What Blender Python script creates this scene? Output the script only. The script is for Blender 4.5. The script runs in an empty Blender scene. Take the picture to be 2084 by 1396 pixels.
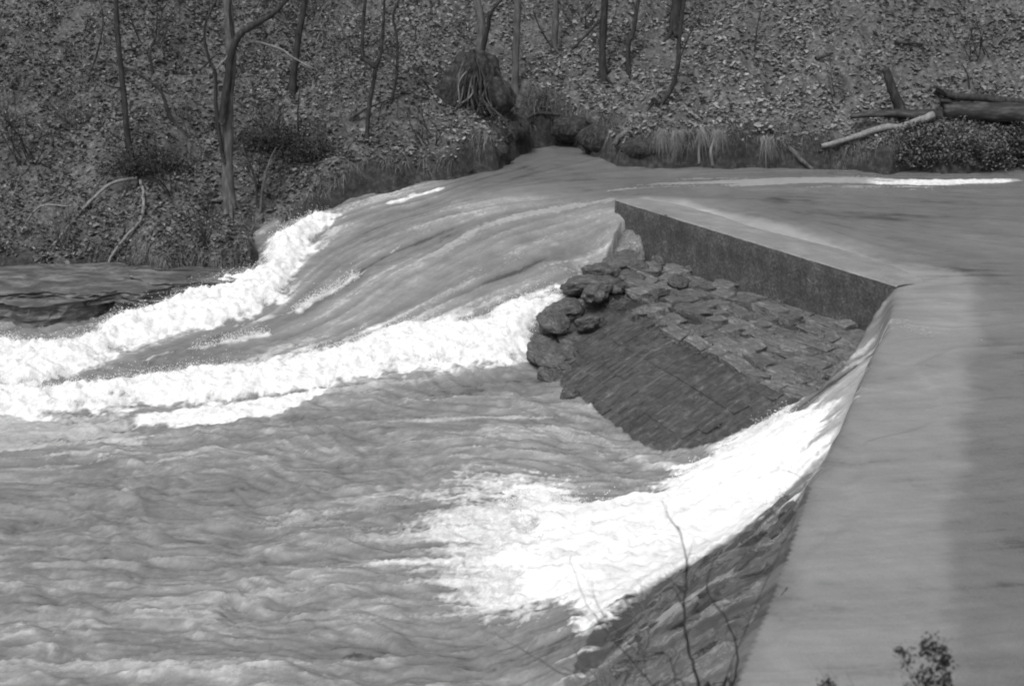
import bpy, bmesh, math, random
import numpy as np
from mathutils import Vector, Matrix
R = random.Random(7); NR = np.random.RandomState(11)
sc = bpy.context.scene; COL = sc.collection

# ------------------------------------------------------------------ camera, sky, sun, exposure
PITCH = math.radians(18); CH = 10.0; FPX = 2084*50/36
cam = bpy.data.cameras.new('camera'); cam.lens = 50; cam.sensor_width = 36; cam.clip_start = .5; cam.clip_end = 600
cam.dof.use_dof = True; cam.dof.focus_distance = 38; cam.dof.aperture_fstop = 1.4
co = bpy.data.objects.new('camera', cam); COL.objects.link(co)
co.location = (0, 0, CH); co.rotation_euler = (math.pi/2-PITCH, 0, 0); sc.camera = co

SUN_EL = math.radians(58); SUN_AZ = math.radians(205)      # veiled sun, high and a little to the left behind the camera
w = bpy.data.worlds.new('World'); sc.world = w; w.use_nodes = True
nt = w.node_tree; nt.nodes.clear()
sky = nt.nodes.new('ShaderNodeTexSky'); sky.sky_type = 'NISHITA'; sky.sun_disc = False
sky.sun_elevation = SUN_EL; sky.sun_rotation = SUN_AZ; sky.dust_density = 4; sky.air_density = 1.0
bw = nt.nodes.new('ShaderNodeRGBToBW'); bg = nt.nodes.new('ShaderNodeBackground'); wo = nt.nodes.new('ShaderNodeOutputWorld')
nt.links.new(sky.outputs[0], bw.inputs[0]); nt.links.new(bw.outputs[0], bg.inputs[0]); nt.links.new(bg.outputs[0], wo.inputs[0])
bg.inputs[1].default_value = .13
sl = bpy.data.lights.new('sun', 'SUN'); sl.energy = 1.4; sl.angle = math.radians(14); sl.color = (1, 1, 1)
so = bpy.data.objects.new('sun', sl); COL.objects.link(so)
sd = Vector((math.sin(SUN_AZ)*math.cos(SUN_EL), math.cos(SUN_AZ)*math.cos(SUN_EL), math.sin(SUN_EL)))
so.rotation_euler = sd.to_track_quat('Z', 'Y').to_euler(); so.location = sd*80
sc.view_settings.view_transform = 'Standard'; sc.view_settings.look = 'None'
sc.view_settings.exposure = 0.5; sc.view_settings.gamma = 1; sc.view_settings.use_curve_mapping = False
sc.cycles.max_bounces = 6; sc.cycles.filter_width = 2.0

# ------------------------------------------------------------------ helpers
def ray(px, py):
    a = (px-1042)/FPX; b = (698-py)/FPX
    return np.array([a, math.cos(PITCH)+b*math.sin(PITCH), -math.sin(PITCH)+b*math.cos(PITCH)])
def at(px, py, z):
    d = ray(px, py); t = (z-CH)/d[2]; return np.array([d[0]*t, d[1]*t])
def atY(px, py, Y):
    d = ray(px, py); t = Y/d[1]; return Vector((d[0]*t, Y, CH+d[2]*t))

_lat = {}
def vnoise(x, y, z=0.0, seed=0):
    """3-D value noise, 0..1, vectorised"""
    if seed not in _lat: _lat[seed] = np.random.RandomState(100+seed).rand(64, 64, 16).astype(np.float32)
    L = _lat[seed]
    x = np.asarray(x, dtype=np.float64); y = np.asarray(y, dtype=np.float64); z = np.asarray(z, dtype=np.float64)+0*x
    xi = np.floor(x).astype(int); yi = np.floor(y).astype(int); zi = np.floor(z).astype(int)
    fx = x-xi; fy = y-yi; fz = z-zi
    fx = fx*fx*(3-2*fx); fy = fy*fy*(3-2*fy); fz = fz*fz*(3-2*fz)
    def g(a, b, c): return L[(xi+a) & 63, (yi+b) & 63, (zi+c) & 15]
    c0 = (g(0,0,0)*(1-fx)+g(1,0,0)*fx)*(1-fy)+(g(0,1,0)*(1-fx)+g(1,1,0)*fx)*fy
    c1 = (g(0,0,1)*(1-fx)+g(1,0,1)*fx)*(1-fy)+(g(0,1,1)*(1-fx)+g(1,1,1)*fx)*fy
    return c0*(1-fz)+c1*fz
def fbm(x, y, z=0.0, o=4, seed=0, gain=.5):
    s = 0; a = 1; t = 0; ca, sa = .8, .6
    for i in range(o):
        s = s+a*vnoise(x, y, z, seed+i); t += a; a *= gain
        x, y = (x*ca-y*sa)*2.03+3.7, (x*sa+y*ca)*2.03+9.1
        z = z*2.03
    return s/t
def sstep(a, b, x):
    t = np.clip((x-a)/(b-a), 0, 1); return t*t*(3-2*t)
def sdist(P, X, Y, closed=True):
    """signed distance to a polygon, positive inside (plain distance if open)"""
    P = np.asarray(P, float); n = len(P); d = np.full(X.shape, 1e9); ins = np.zeros(X.shape, bool)
    for i in range(n if closed else n-1):
        a = P[i]; b = P[(i+1) % n]; e = b-a; L2 = e@e+1e-12
        t = np.clip(((X-a[0])*e[0]+(Y-a[1])*e[1])/L2, 0, 1)
        d = np.minimum(d, (X-a[0]-t*e[0])**2+(Y-a[1]-t*e[1])**2)
        if closed and abs(e[1]) > 1e-9:
            c = (a[1] > Y) != (b[1] > Y)
            ins ^= c & (X < a[0]+(Y-a[1])*e[0]/e[1])
    d = np.sqrt(d)
    return np.where(ins, d, -d) if closed else d

def mesh_np(name, V, Fc, smooth=True, attr=None):
    """V (n,3), Fc (m,3|4) -> mesh, fast"""
    V = np.asarray(V, np.float32); Fc = np.asarray(Fc, np.int32)
    me = bpy.data.meshes.new(name); k = Fc.shape[1]; m = len(Fc)
    me.vertices.add(len(V)); me.vertices.foreach_set('co', V.ravel())
    me.loops.add(m*k); me.loops.foreach_set('vertex_index', Fc.ravel())
    me.polygons.add(m); me.polygons.foreach_set('loop_start', np.arange(m, dtype=np.int32)*k)
    try: me.polygons.foreach_set('loop_total', np.full(m, k, np.int32))
    except Exception: pass
    me.polygons.foreach_set('use_smooth', np.full(m, smooth, bool))
    me.update(calc_edges=True)
    if attr is not None:
        for nm, A in attr.items():
            a = me.attributes.new(nm, 'FLOAT_COLOR', 'POINT')
            B = np.ones((len(V), 4), np.float32); A = np.asarray(A)
            if A.ndim == 1: B[:, :3] = A[:, None]
            else: B[:, :A.shape[1]] = A
            a.data.foreach_set('color', B.ravel())
    me.validate(); return me
def link(name, me, mat=None, parent=None, **kw):
    o = bpy.data.objects.new(name, me); COL.objects.link(o)
    if mat is not None and me is not None and not me.materials: me.materials.append(mat)
    if parent is not None: o.parent = parent
    for k, v in kw.items(): o[k] = v
    return o
def thing(name, label, cat, loc=(0, 0, 0), group=None):
    o = bpy.data.objects.new(name, None); COL.objects.link(o); o.location = loc
    o.empty_display_size = .3; o['label'] = label; o['category'] = cat
    if group: o['group'] = group
    return o
class TB:
    """collects tubes into one mesh; coordinates are stored relative to org"""
    def __init__(s, org=(0, 0, 0)): s.V = []; s.F = []; s.org = Vector(org)
    def tube(s, pts, rad, n=6, rough=0.0, cap=True):
        pts = [Vector(p) for p in pts]; base = len(s.V)
        for i, p in enumerate(pts):
            t = (pts[min(i+1, len(pts)-1)]-pts[max(i-1, 0)])
            if t.length < 1e-6: t = Vector((0, 0, 1))
            t.normalize(); a = Vector((0, -1, 0)) if abs(t.y) < .9 else Vector((1, 0, 0))
            u = t.cross(a).normalized(); v = t.cross(u); r = rad[i] if hasattr(rad, '__len__') else rad
            for k in range(n):
                an = 2*math.pi*k/n; rr = r*(1+R.uniform(-rough, rough))
                s.V.append(p-s.org+u*math.cos(an)*rr+v*math.sin(an)*rr)
        for i in range(len(pts)-1):
            for k in range(n):
                a = base+i*n+k; b = base+i*n+(k+1) % n
                s.F.append((a, b, b+n, a+n))
        if cap and n >= 4:
            for o_ in (0, len(pts)-1):
                c = len(s.V); s.V.append(pts[o_]-s.org)
                for k in range(n):
                    a = base+o_*n+k; b = base+o_*n+(k+1) % n
                    s.F.append((c, a, b, b))
    def build(s, name, mat, parent=None, **kw):
        me = bpy.data.meshes.new(name)
        me.from_pydata([tuple(v) for v in s.V], [], [f[:3] if f[2] == f[3] else f for f in s.F])
        me.polygons.foreach_set('use_smooth', [True]*len(me.polygons)); me.update()
        return link(name, me, mat, parent, **kw)
def spline(pts, n=4, jit=0.0):
    """Catmull-Rom through points"""
    pts = [Vector(p) for p in pts]; out = []
    for i in range(len(pts)-1):
        p0 = pts[max(i-1, 0)]; p1 = pts[i]; p2 = pts[i+1]; p3 = pts[min(i+2, len(pts)-1)]
        for k in range(n):
            t = k/n
            q = .5*((2*p1)+(p2-p0)*t+(2*p0-5*p1+4*p2-p3)*t*t+(3*p1-p0-3*p2+p3)*t**3)
            if jit: q += Vector((R.gauss(0, jit), R.gauss(0, jit), R.gauss(0, jit)))
            out.append(q)
    out.append(pts[-1]); return out

# ------------------------------------------------------------------ materials (all neutral: the place is seen in black and white)
def mat(name, rough=.8, spec=.3):
    m = bpy.data.materials.new(name); m.use_nodes = True; t = m.node_tree; t.nodes.clear()
    o = t.nodes.new('ShaderNodeOutputMaterial'); b = t.nodes.new('ShaderNodeBsdfPrincipled')
    t.links.new(b.outputs[0], o.inputs[0]); b.inputs['Roughness'].default_value = rough
    b.inputs['Specular IOR Level'].default_value = spec
    return m, t, b
def N(t, kind, **kw):
    n = t.nodes.new('ShaderNode'+kind)
    for k, v in kw.items():
        if k in n.inputs: n.inputs[k].default_value = v
        else: setattr(n, k, v)
    return n
def ramp(t, src, stops):
    r = t.nodes.new('ShaderNodeValToRGB'); e = r.color_ramp.elements
    while len(e) > 1: e.remove(e[-1])
    e[0].position = stops[0][0]; e[0].color = (stops[0][1],)*3+(1,)
    for p, c in stops[1:]:
        q = e.new(p); q.color = (c, c, c, 1)
    t.links.new(src, r.inputs[0]); return r.outputs[0]
def maths(t, op, a, b):
    m = t.nodes.new('ShaderNodeMath'); m.operation = op
    for i, v in enumerate((a, b)):
        if isinstance(v, (int, float)): m.inputs[i].default_value = v
        else: t.links.new(v, m.inputs[i])
    return m.outputs[0]
def mixf(t, f, a, b):
    m = t.nodes.new('ShaderNodeMix'); m.data_type = 'FLOAT'
    for i, v in ((0, f), (2, a), (3, b)):
        if isinstance(v, (int, float)): m.inputs[i].default_value = v
        else: t.links.new(v, m.inputs[i])
    return m.outputs[0]
def noisy(name, scale, stops, rough=.85, spec=.2, bump=.3, bdist=.02, coord='Object', stretch=None, scale2=None, amt2=.5, rnd=0.0):
    m, t, b = mat(name, rough, spec)
    tc = N(t, 'TexCoord'); src = tc.outputs[coord]
    if coord == 'World':
        pass
    if stretch:
        mp = N(t, 'Mapping'); mp.inputs['Scale'].default_value = stretch; t.links.new(src, mp.inputs[0]); src = mp.outputs[0]
    n1 = N(t, 'TexNoise', Scale=scale, Detail=6.0, Roughness=.65); t.links.new(src, n1.inputs[0])
    v = n1.outputs['Fac']
    if scale2:
        n2 = N(t, 'TexNoise', Scale=scale2, Detail=3.0); t.links.new(src, n2.inputs[0])
        v = mixf(t, amt2, v, n2.outputs['Fac'])
    c = ramp(t, v, stops)
    if rnd:
        oi = N(t, 'ObjectInfo')
        c = maths(t, 'MULTIPLY', c, maths(t, 'ADD', maths(t, 'MULTIPLY', oi.outputs['Random'], 2*rnd), 1-rnd))
    t.links.new(c, b.inputs['Base Color'])
    bp = N(t, 'Bump', Strength=bump, Distance=bdist); t.links.new(v, bp.inputs['Height']); t.links.new(bp.outputs[0], b.inputs['Normal'])
    return m
M = {}
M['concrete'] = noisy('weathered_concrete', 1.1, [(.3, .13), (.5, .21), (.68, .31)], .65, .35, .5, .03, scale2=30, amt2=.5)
M['concrete_side'] = noisy('dark_side_concrete', 1.6, [(.32, .034), (.48, .062), (.58, .10), (.68, .17)], .75, .25, .7, .04, scale2=14, amt2=.5)
M['stone'] = noisy('river_masonry', 2.8, [(.32, .05), (.45, .10), (.56, .16), (.68, .30)], .6, .4, 1.0, .12, scale2=13, amt2=.4, rnd=.25)
M['stone_smooth'] = noisy('wet_smooth_masonry', 2.2, [(.32, .055), (.5, .085), (.7, .13)], .45, .5, .5, .03, stretch=(3, 1, 1), scale2=16, amt2=.3, rnd=.16)
def streaky(name):
    m, t, b = mat(name, .5, .45)
    g = N(t, 'NewGeometry'); mp = N(t, 'Mapping'); mp.inputs['Rotation'].default_value = (0, 0, -math.atan2(-.5316, -.847))
    mp2 = N(t, 'Mapping'); mp2.inputs['Scale'].default_value = (.55, 6.5, .8)
    t.links.new(g.outputs['Position'], mp.inputs[0]); t.links.new(mp.outputs[0], mp2.inputs[0])
    n1 = N(t, 'TexNoise', Scale=1.0, Detail=5.0, Roughness=.6); t.links.new(mp2.outputs[0], n1.inputs[0])
    n2 = N(t, 'TexNoise', Scale=1.3, Detail=5.0, Roughness=.6); t.links.new(g.outputs['Position'], n2.inputs[0])
    n3 = N(t, 'TexNoise', Scale=22.0, Detail=4.0, Roughness=.7); t.links.new(g.outputs['Position'], n3.inputs[0])
    c = ramp(t, n1.outputs['Fac'], [(.3, .055), (.5, .075), (.62, .10), (.72, .19)])
    c = maths(t, 'MULTIPLY', c, maths(t, 'ADD', maths(t, 'MULTIPLY', n2.outputs['Fac'], 1.0), .5))
    c = maths(t, 'MULTIPLY', c, maths(t, 'ADD', maths(t, 'MULTIPLY', n3.outputs['Fac'], 1.0), .5))
    oi = N(t, 'ObjectInfo'); c = maths(t, 'MULTIPLY', c, maths(t, 'ADD', maths(t, 'MULTIPLY', oi.outputs['Random'], .2), .9))
    n4 = N(t, 'TexNoise', Scale=4.5, Detail=8.0, Roughness=.75); t.links.new(g.outputs['Position'], n4.inputs[0])
    c = maths(t, 'MULTIPLY', c, ramp(t, n4.outputs['Fac'], [(.35, .45), (.55, .95), (.7, 1.9)]))
    t.links.new(c, b.inputs['Base Color'])
    bp = N(t, 'Bump', Strength=.9, Distance=.12); t.links.new(maths(t, 'ADD', n4.outputs['Fac'], n1.outputs['Fac']), bp.inputs['Height']); t.links.new(bp.outputs[0], b.inputs['Normal'])
    return m
M['stone_smooth'] = streaky('streaked_smooth_masonry')
M['core'] = noisy('dark_joint_fill', 4, [(.3, .02), (.7, .05)], .7, .3, .8, .05)
M['bark'] = noisy('dark_bark', 9, [(.3, .018), (.55, .04), (.75, .085)], .9, .15, .8, .02, stretch=(1, 1, .25))
M['bark_mid'] = noisy('grey_bark', 9, [(.3, .05), (.5, .09), (.7, .17)], .9, .15, .8, .02, stretch=(1, 1, .25))
M['bark_pale'] = noisy('bleached_wood', 9, [(.3, .11), (.55, .19), (.75, .27)], .8, .2, .5, .01, stretch=(1, 1, .25))
M['log'] = noisy('rotting_log_wood', 5, [(.3, .014), (.5, .034), (.7, .10)], .85, .2, .8, .03, stretch=(.25, 1, 1))
M['rock'] = noisy('layered_rock', 2.2, [(.3, .03), (.48, .075), (.62, .19)], .55, .4, .9, .06, stretch=(.35, 1, 3), scale2=15, amt2=.3)

def attr_mat(name, rough, spec, lo, hi, scale=60, trans=0):
    m, t, b = mat(name, rough, spec)
    a = N(t, 'Attribute'); a.attribute_name = 'shade'
    tc = N(t, 'TexCoord'); n = N(t, 'TexNoise', Scale=scale, Detail=3.0); t.links.new(tc.outputs['Object'], n.inputs[0])
    c = maths(t, 'MULTIPLY', a.outputs['Fac'], maths(t, 'ADD', maths(t, 'MULTIPLY', n.outputs['Fac'], hi-lo), lo))
    t.links.new(c, b.inputs['Base Color']); return m
M['leaf'] = attr_mat('dead_leaves', .7, .25, .5, 1.5, 40)
M['ivy'] = attr_mat('dark_evergreen_leaves', .8, .15, .6, 1.4, 30)
M['grass'] = attr_mat('withered_grass', .8, .2, .7, 1.3, 30)
M['twig'] = attr_mat('twig_bark', .85, .2, .7, 1.3, 30)
M['spray'] = attr_mat('white_spray', .9, .1, .95, 1.05, 10)

# ground
m, t, b = mat('hillside_soil', .9, .15)
tc = N(t, 'TexCoord'); a = N(t, 'Attribute'); a.attribute_name = 'soil'
n1 = N(t, 'TexNoise', Scale=5.0, Detail=8.0, Roughness=.7); n2 = N(t, 'TexNoise', Scale=.6, Detail=4.0)
for n in (n1, n2): t.links.new(tc.outputs['Object'], n.inputs[0])
c = ramp(t, n1.outputs['Fac'], [(.32, .045), (.5, .085), (.62, .15), (.75, .23)])
c = maths(t, 'MULTIPLY', c, maths(t, 'ADD', maths(t, 'MULTIPLY', n2.outputs['Fac'], .8), .6))
c = maths(t, 'MULTIPLY', c, a.outputs['Fac']); t.links.new(c, b.inputs['Base Color'])
bp = N(t, 'Bump', Strength=.9, Distance=.06); t.links.new(n1.outputs['Fac'], bp.inputs['Height']); t.links.new(bp.outputs[0], b.inputs['Normal'])
M['soil'] = m

# water: r = foam, g = streak along the current, b = shallow film over pale concrete
m, t, b = mat('muddy_river_water', .2, .5); b.inputs['IOR'].default_value = 1.33
tc = N(t, 'TexCoord'); a = N(t, 'Attribute'); a.attribute_name = 'flow'
sp = N(t, 'SeparateColor'); t.links.new(a.outputs['Color'], sp.inputs[0])
fo, stv, sh = sp.outputs[0], sp.outputs[1], sp.outputs[2]
nf = N(t, 'TexNoise', Scale=7.0, Detail=8.0, Roughness=.75); t.links.new(tc.outputs['Object'], nf.inputs[0])
ng = N(t, 'TexNoise', Scale=26.0, Detail=5.0, Roughness=.8); t.links.new(tc.outputs['Object'], ng.inputs[0])
nm = N(t, 'TexNoise', Scale=5.5, Detail=9.0, Roughness=.78); t.links.new(tc.outputs['Object'], nm.inputs[0])
fn = maths(t, 'ADD', fo, maths(t, 'MULTIPLY', maths(t, 'SUBTRACT', nf.outputs['Fac'], .5), .6))
fn = maths(t, 'ADD', fn, maths(t, 'MULTIPLY', maths(t, 'SUBTRACT', ng.outputs['Fac'], .5), .3))
foam = ramp(t, fn, [(.2, 0), (.5, .42), (.72, .88), (.9, 1)])
body = ramp(t, stv, [(0, .06), (.12, .13), (.35, .175), (.55, .235), (.75, .36), (1, .6)])
nk = N(t, 'TexNoise', Scale=95.0, Detail=2.0, Roughness=.8); t.links.new(tc.outputs['Object'], nk.inputs[0])
body = maths(t, 'MULTIPLY', body, maths(t, 'ADD', maths(t, 'ADD', maths(t, 'MULTIPLY', ng.outputs['Fac'], .7), maths(t, 'MULTIPLY', nk.outputs['Fac'], .7)), .3))
body = maths(t, 'ADD', body, maths(t, 'MULTIPLY', sh, .075))
fcol0 = maths(t, 'ADD', maths(t, 'MULTIPLY', ramp(t, nm.outputs['Fac'], [(.34, 0), (.58, 1)]), .36), .52)
fcol = mixf(t, ramp(t, fo, [(.9, 0), (1, 1)]), fcol0, mixf(t, stv, .55, 1.0))
colr = mixf(t, foam, body, fcol); t.links.new(colr, b.inputs['Base Color'])
t.links.new(mixf(t, foam, .24, .9), b.inputs['Roughness'])
t.links.new(mixf(t, foam, .5, .15), b.inputs['Specular IOR Level'])
hh = maths(t, 'ADD', maths(t, 'MULTIPLY', nf.outputs['Fac'], maths(t, 'ADD', maths(t, 'MULTIPLY', foam, .75), .16)), maths(t, 'MULTIPLY', ng.outputs['Fac'], .2))
bp = N(t, 'Bump', Strength=.55, Distance=.1); t.links.new(hh, bp.inputs['Height']); t.links.new(bp.outputs[0], b.inputs['Normal'])
M['water'] = m

# ------------------------------------------------------------------ the layout of the river: water level at places read off the photograph
WC = [(2084,365,0),(1700,362,0),(1500,362,0),(1350,362,-.03),(2300,500,0),(2084,520,0),(2084,700,0),(2084,1000,0),(2084,1396,0),(1950,600,0),(1900,800,0),
 (1850,1000,0),(1800,1396,0),(1700,430,0),(1550,450,0),(1450,400,0),(1330,400,-.02),(1950,540,0),(1100,320,-.05),(1200,330,-.03),
 (1252,388,-.08),(1235,420,-.3),(1245,470,-.8),(1262,515,-1.3),(1200,560,-1.75),(1150,540,-1.4),(1100,500,-1.05),(1000,430,-.45),(1000,385,-.15),(900,400,-.35),
 (800,425,-.75),(700,445,-1.1),(900,500,-1.2),(1000,590,-1.85),(800,600,-2.0),(600,560,-2.0),(650,480,-1.5),(500,620,-2.4),(400,700,-2.7),(200,755,-2.9),
 (0,780,-3),(620,690,-2.7),(780,670,-2.5),(900,690,-2.6),(1000,720,-2.75),(1090,740,-3),(1160,800,-3.05),(1290,900,-3.05),(700,850,-3),(300,850,-3),(0,900,-3),
 (0,1396,-3),(600,1396,-3),(1100,1396,-3),(300,1100,-3),(700,1100,-3),(1000,900,-3),(1000,1040,-3),(1340,950,-3.0),(1200,1150,-2.95),(1400,980,-2.8),(1400,1120,-2.65),
 (1300,1060,-2.8),(1550,900,-2.1),(1500,1040,-2.4),(1560,1040,-2.25),(1640,840,-1.75),(1690,800,-1.45),(1600,960,-1.7),(1655,900,-1.2),(1725,790,-1.1),(1690,860,-1.15),(1760,715,-1.1),(1640,950,-1.5),
 (1635,985,-1.4),(1860,600,0),(1900,685,-.08),(1850,750,-.03),(1760,900,0),
 (1720,985,0),(1640,1130,0),(1560,1320,0),(540,495,-1.7),(640,440,-1.15),(430,575,-2.3),(200,660,-2.8),(-200,800,-3),(-200,1200,-3),(500,1600,-3),(1000,1600,-3),(-600,900,-3),
 (1900,585,0),(1960,610,0),(1880,620,-.01),(1850,625,-.05),(1960,650,-.02),(1900,650,-.05),(2600,800,0),(2600,400,0),(1700,1800,0)]
WP = np.array([list(at(*p)) for p in WC]); WZ = np.array([p[2] for p in WC])
def _k(X, Y):
    return np.sqrt((X[..., None]-WP[:, 0])**2+(Y[..., None]-WP[:, 1])**2+.16)
_A = _k(WP[:, 0], WP[:, 1])+np.eye(len(WP))*-.03
_m = WZ.mean(); _wt = np.linalg.solve(_A, WZ-_m)
def level(X, Y):
    X = np.asarray(X, float); Y = np.asarray(Y, float); out = np.zeros(X.size); xf = X.ravel(); yf = Y.ravel()
    for i in range(0, X.size, 60000):
        out[i:i+60000] = _k(xf[i:i+60000], yf[i:i+60000])@_wt+_m
    return np.clip(out, -3.15, .03).reshape(X.shape)
def ats(px, py):
    """point of the water surface that this spot of the photograph shows"""
    z = -1.5
    for i in range(14):
        x, y = at(px, py, z); z = .5*z+.5*float(level(np.array([x]), np.array([y]))[0])
    return at(px, py, z)

# weir wall: left end, right end, direction, downstream normal
W0 = at(1252, 405, 0.05); W1 = at(1825, 580, 0.05)
WL = math.dist(W0, W1); WD = (W1-W0)/WL; WN = np.array([WD[1], -WD[0]])
def uv(u, v): return W0+WD*u+WN*v
# masonry apron below it, lofted through base, ridge and toe
A_base = [(*uv(u, .0), z) for u, z in ((0, -1.6), (4, -1.5), (7.5, -1.45), (10.5, -1.4), (12.5, -1.4))]
A_ridge = [(*at(px, py, z), z) for px, py, z in ((1192, 578, -1.8), (1330, 655, -1.75), (1460, 718, -1.75), (1580, 786, -1.8), (1672, 812, -1.85))]
A_toe = [(*at(px, py, -3.15), -3.15) for px, py in ((1090, 712), (1140, 795), (1235, 868), (1310, 925), (1430, 950))]
B_crest = [(*at(px, py, -.02), -.02) for px, py in ((1652, 990), (1606, 1130), (1560, 1250), (1500, 1396), (1430, 1600))]
B_toe = [(*at(px, py, z), z) for px, py, z in ((1615, 1020, -1.0), (1490, 1100, -2.45), (1300, 1225, -2.95), (1195, 1345, -3.1), (1050, 1620, -3.1))]
def lerp_poly(P, s):
    P = np.asarray(P); n = len(P)-1; x = min(max(s, 0), 1)*n; i = min(int(x), n-1); f = x-i
    return P[i]*(1-f)+P[i+1]*f
def apronA(s, q):            # q 0..1 shelf, 1..2 smooth face
    if q <= 1:
        p = lerp_poly(A_base, s)*(1-q)+lerp_poly(A_ridge, s)*q
    else:
        f = q-1; p = lerp_poly(A_ridge, s)*(1-f)+lerp_poly(A_toe, s)*f
        p[2] += .07*math.sin(f*math.pi)
    return Vector(p)
def apronB(s, q):
    p = lerp_poly(B_crest, s)*(1-q)+lerp_poly(B_toe, s)*q
    p[2] += .25*math.sin(q*math.pi)*min(1, s*3)
    return Vector(p)

# ------------------------------------------------------------------ terrain
BANK = [(-60, 46.5), (-30, 45.5), tuple(at(0, 545, -2.3)), tuple(at(400, 570, -2.3)), tuple(at(520, 548, -2)), tuple(at(540, 480, -1.6)), tuple(at(640, 432, -1.1)),
        tuple(at(760, 390, -.6)), tuple(at(900, 372, -.3)), tuple(at(1005, 345, 0)), tuple(at(1040, 322, 0)), tuple(at(1085, 303, 0)), tuple(at(1130, 297, 0)), tuple(at(1175, 303, 0)), tuple(at(1215, 320, 0)), tuple(at(1255, 340, 0)),
        tuple(at(1300, 343, 0)), tuple(at(1500, 340, 0)), tuple(at(1650, 345, 0)), tuple(at(1800, 352, 0)), tuple(at(1950, 357, 0)), tuple(at(2084, 340, 0)), (34, 52), (70, 54)]
_bk = []
for (xa, ya), (xb, yb) in zip(BANK[:-1], BANK[1:]):
    L_ = math.dist((xa, ya), (xb, yb)); n_ = max(1, int(L_/.45)) if -25 < xa < 30 else 1
    for k in range(n_):
        f = k/n_; _bk.append((xa+(xb-xa)*f, ya+(yb-ya)*f))
BANK = [(x, y+((float(fbm(np.array([x*.9]), np.array([y*.9]), seed=77, o=3)[0])-.5)*1.5 if -20 < x < 24 else 0)) for x, y in _bk]+[BANK[-1]]
BANKP = BANK+[(70, 260), (-60, 260)]
def bank_s(X, Y): return sdist(BANKP, X, Y)
bx = np.array([-60, -30, -17, -10, -8.2, -7.6, -6.9, -4.9, -2.5, -.2, 1.1, 40.]); bzv = np.array([-3, -3, -2.6, -2.4, -2.1, -1.7, -1.1, -.6, -.3, 0, 0, 0])
def terrain(X, Y):
    X = np.asarray(X, float); Y = np.asarray(Y, float)
    s = bank_s(X, Y); zb = np.interp(X, bx, bzv)
    wob = (fbm(X*.7, Y*.7, seed=3)-.5)
    hollow = np.exp(-((X-1.3)/2.2)**2)
    cut = sstep(-.05, .5+.25*hollow, s+wob*.6+(fbm(X*2.5, Y*2.5, seed=4)-.5)*.3)*(.9+wob*1.5+.55*hollow)
    left = sstep(-4, -9, X)                      # the left bank is ragged and less steep at its foot
    hill = np.maximum(s, 0)*(.50+.05*np.sin(X*.35)) + (fbm(X*.25, Y*.25, seed=9)-.5)*2.2*sstep(.5, 5, s)
    bump = (fbm(X*1.3, Y*1.3, seed=5, o=4)-.5)*.7*sstep(.1, 1.2, s)
    z = zb+cut*(1-.35*left)+hill+bump
    z = np.where(s < 0, np.maximum(-4.6, zb-.15+s*2.2), z)
    near = sstep(12.5, 1.5, Y)*13.2-4.6 + (fbm(X*.5, Y*.5, seed=21)-.5)*.5*sstep(13, 9, Y)
    return np.where(Y < 14, np.maximum(near, -4.6), z)
def hill_hit(px, py):
    d = ray(px, py); t = np.linspace(40, 110, 1400)
    X = d[0]*t; Y = d[1]*t; Z = CH+d[2]*t; T = terrain(X, Y); k = np.argmax((Z < T) & (bank_s(X, Y) > .1))
    return Vector((X[k], Y[k], T[k]))

def graded(segs):
    out = []
    for a, b, h in segs:
        n = max(2, int(round((b-a)/h))); out += list(np.linspace(a, b, n, endpoint=False))
    return np.array(out+[segs[-1][1]])
gx = graded([(-150, -60, 6), (-60, -24, 1.2), (-24, 26, .16), (26, 70, 1.5), (70, 150, 6)])
gy = graded([(-60, -8, 4), (-8, 14, .5), (14, 42, .7), (42, 66, .15), (66, 110, 1.2), (110, 250, 8)])
X, Y = np.meshgrid(gx, gy, indexing='ij'); Z = terrain(X, Y)
Z = Z+(fbm(X*4, Y*4, seed=31, o=3)-.5)*.16*(Y > 42)
s_ = bank_s(X, Y)
soil = .42+.58*sstep(.35, .9, s_+(fbm(X*1.5, Y*1.5, seed=8)-.5)*.6)  # wet soil of the cut bank, its colour also darkened for shade under the lip
soil = np.where(Y < 14, .8, soil)
idx = np.arange(X.size).reshape(X.shape)
quads = np.stack([idx[:-1, :-1], idx[1:, :-1], idx[1:, 1:], idx[:-1, 1:]], -1).reshape(-1, 4)
me = mesh_np('hillside', np.stack([X, Y, Z], -1).reshape(-1, 3), quads, True, {'soil': soil.ravel()})
link('hillside', me, M['soil'], kind='structure')

# ------------------------------------------------------------------ flow field and streaks
SL = [[(2200,360),(1900,366),(1700,366),(1300,385),(1000,412),(800,455),(640,525),(520,645),(350,725),(100,790),(-150,800)],
 [(1900,430),(1500,405),(1252,400),(1100,440),(950,495),(800,565),(700,645),(500,725),(300,780),(0,815)],
 [(1240,470),(1100,540),(950,610),(850,655),(700,705),(500,765),(250,800)],
 [(1100,330),(1040,355),(900,405),(760,435),(660,470),(575,555),(450,630),(250,700),(0,745)],
 [(1080,735),(800,760),(500,805),(250,830),(-100,850)],
 [(2150,560),(1900,560),(1600,470),(1450,410)],
 [(2100,650),(1950,665),(1830,690),(1740,770),(1640,880),(1500,970),(1300,1100),(1100,1190),(850,1190),(500,1230),(0,1280)],
 [(2084,900),(1850,930),(1720,960),(1640,985),(1500,1080),(1250,1260),(1050,1330),(800,1370),(0,1396)],
 [(2084,1200),(1700,1230),(1560,1260),(1300,1380)],
 [(1330,960),(1150,880),(900,880),(600,900),(300,930),(-100,960)],
 [(1400,1010),(1200,1040),(950,1030),(700,1050),(400,1080),(-100,1100)]]
fp = []; fv = []
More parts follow.
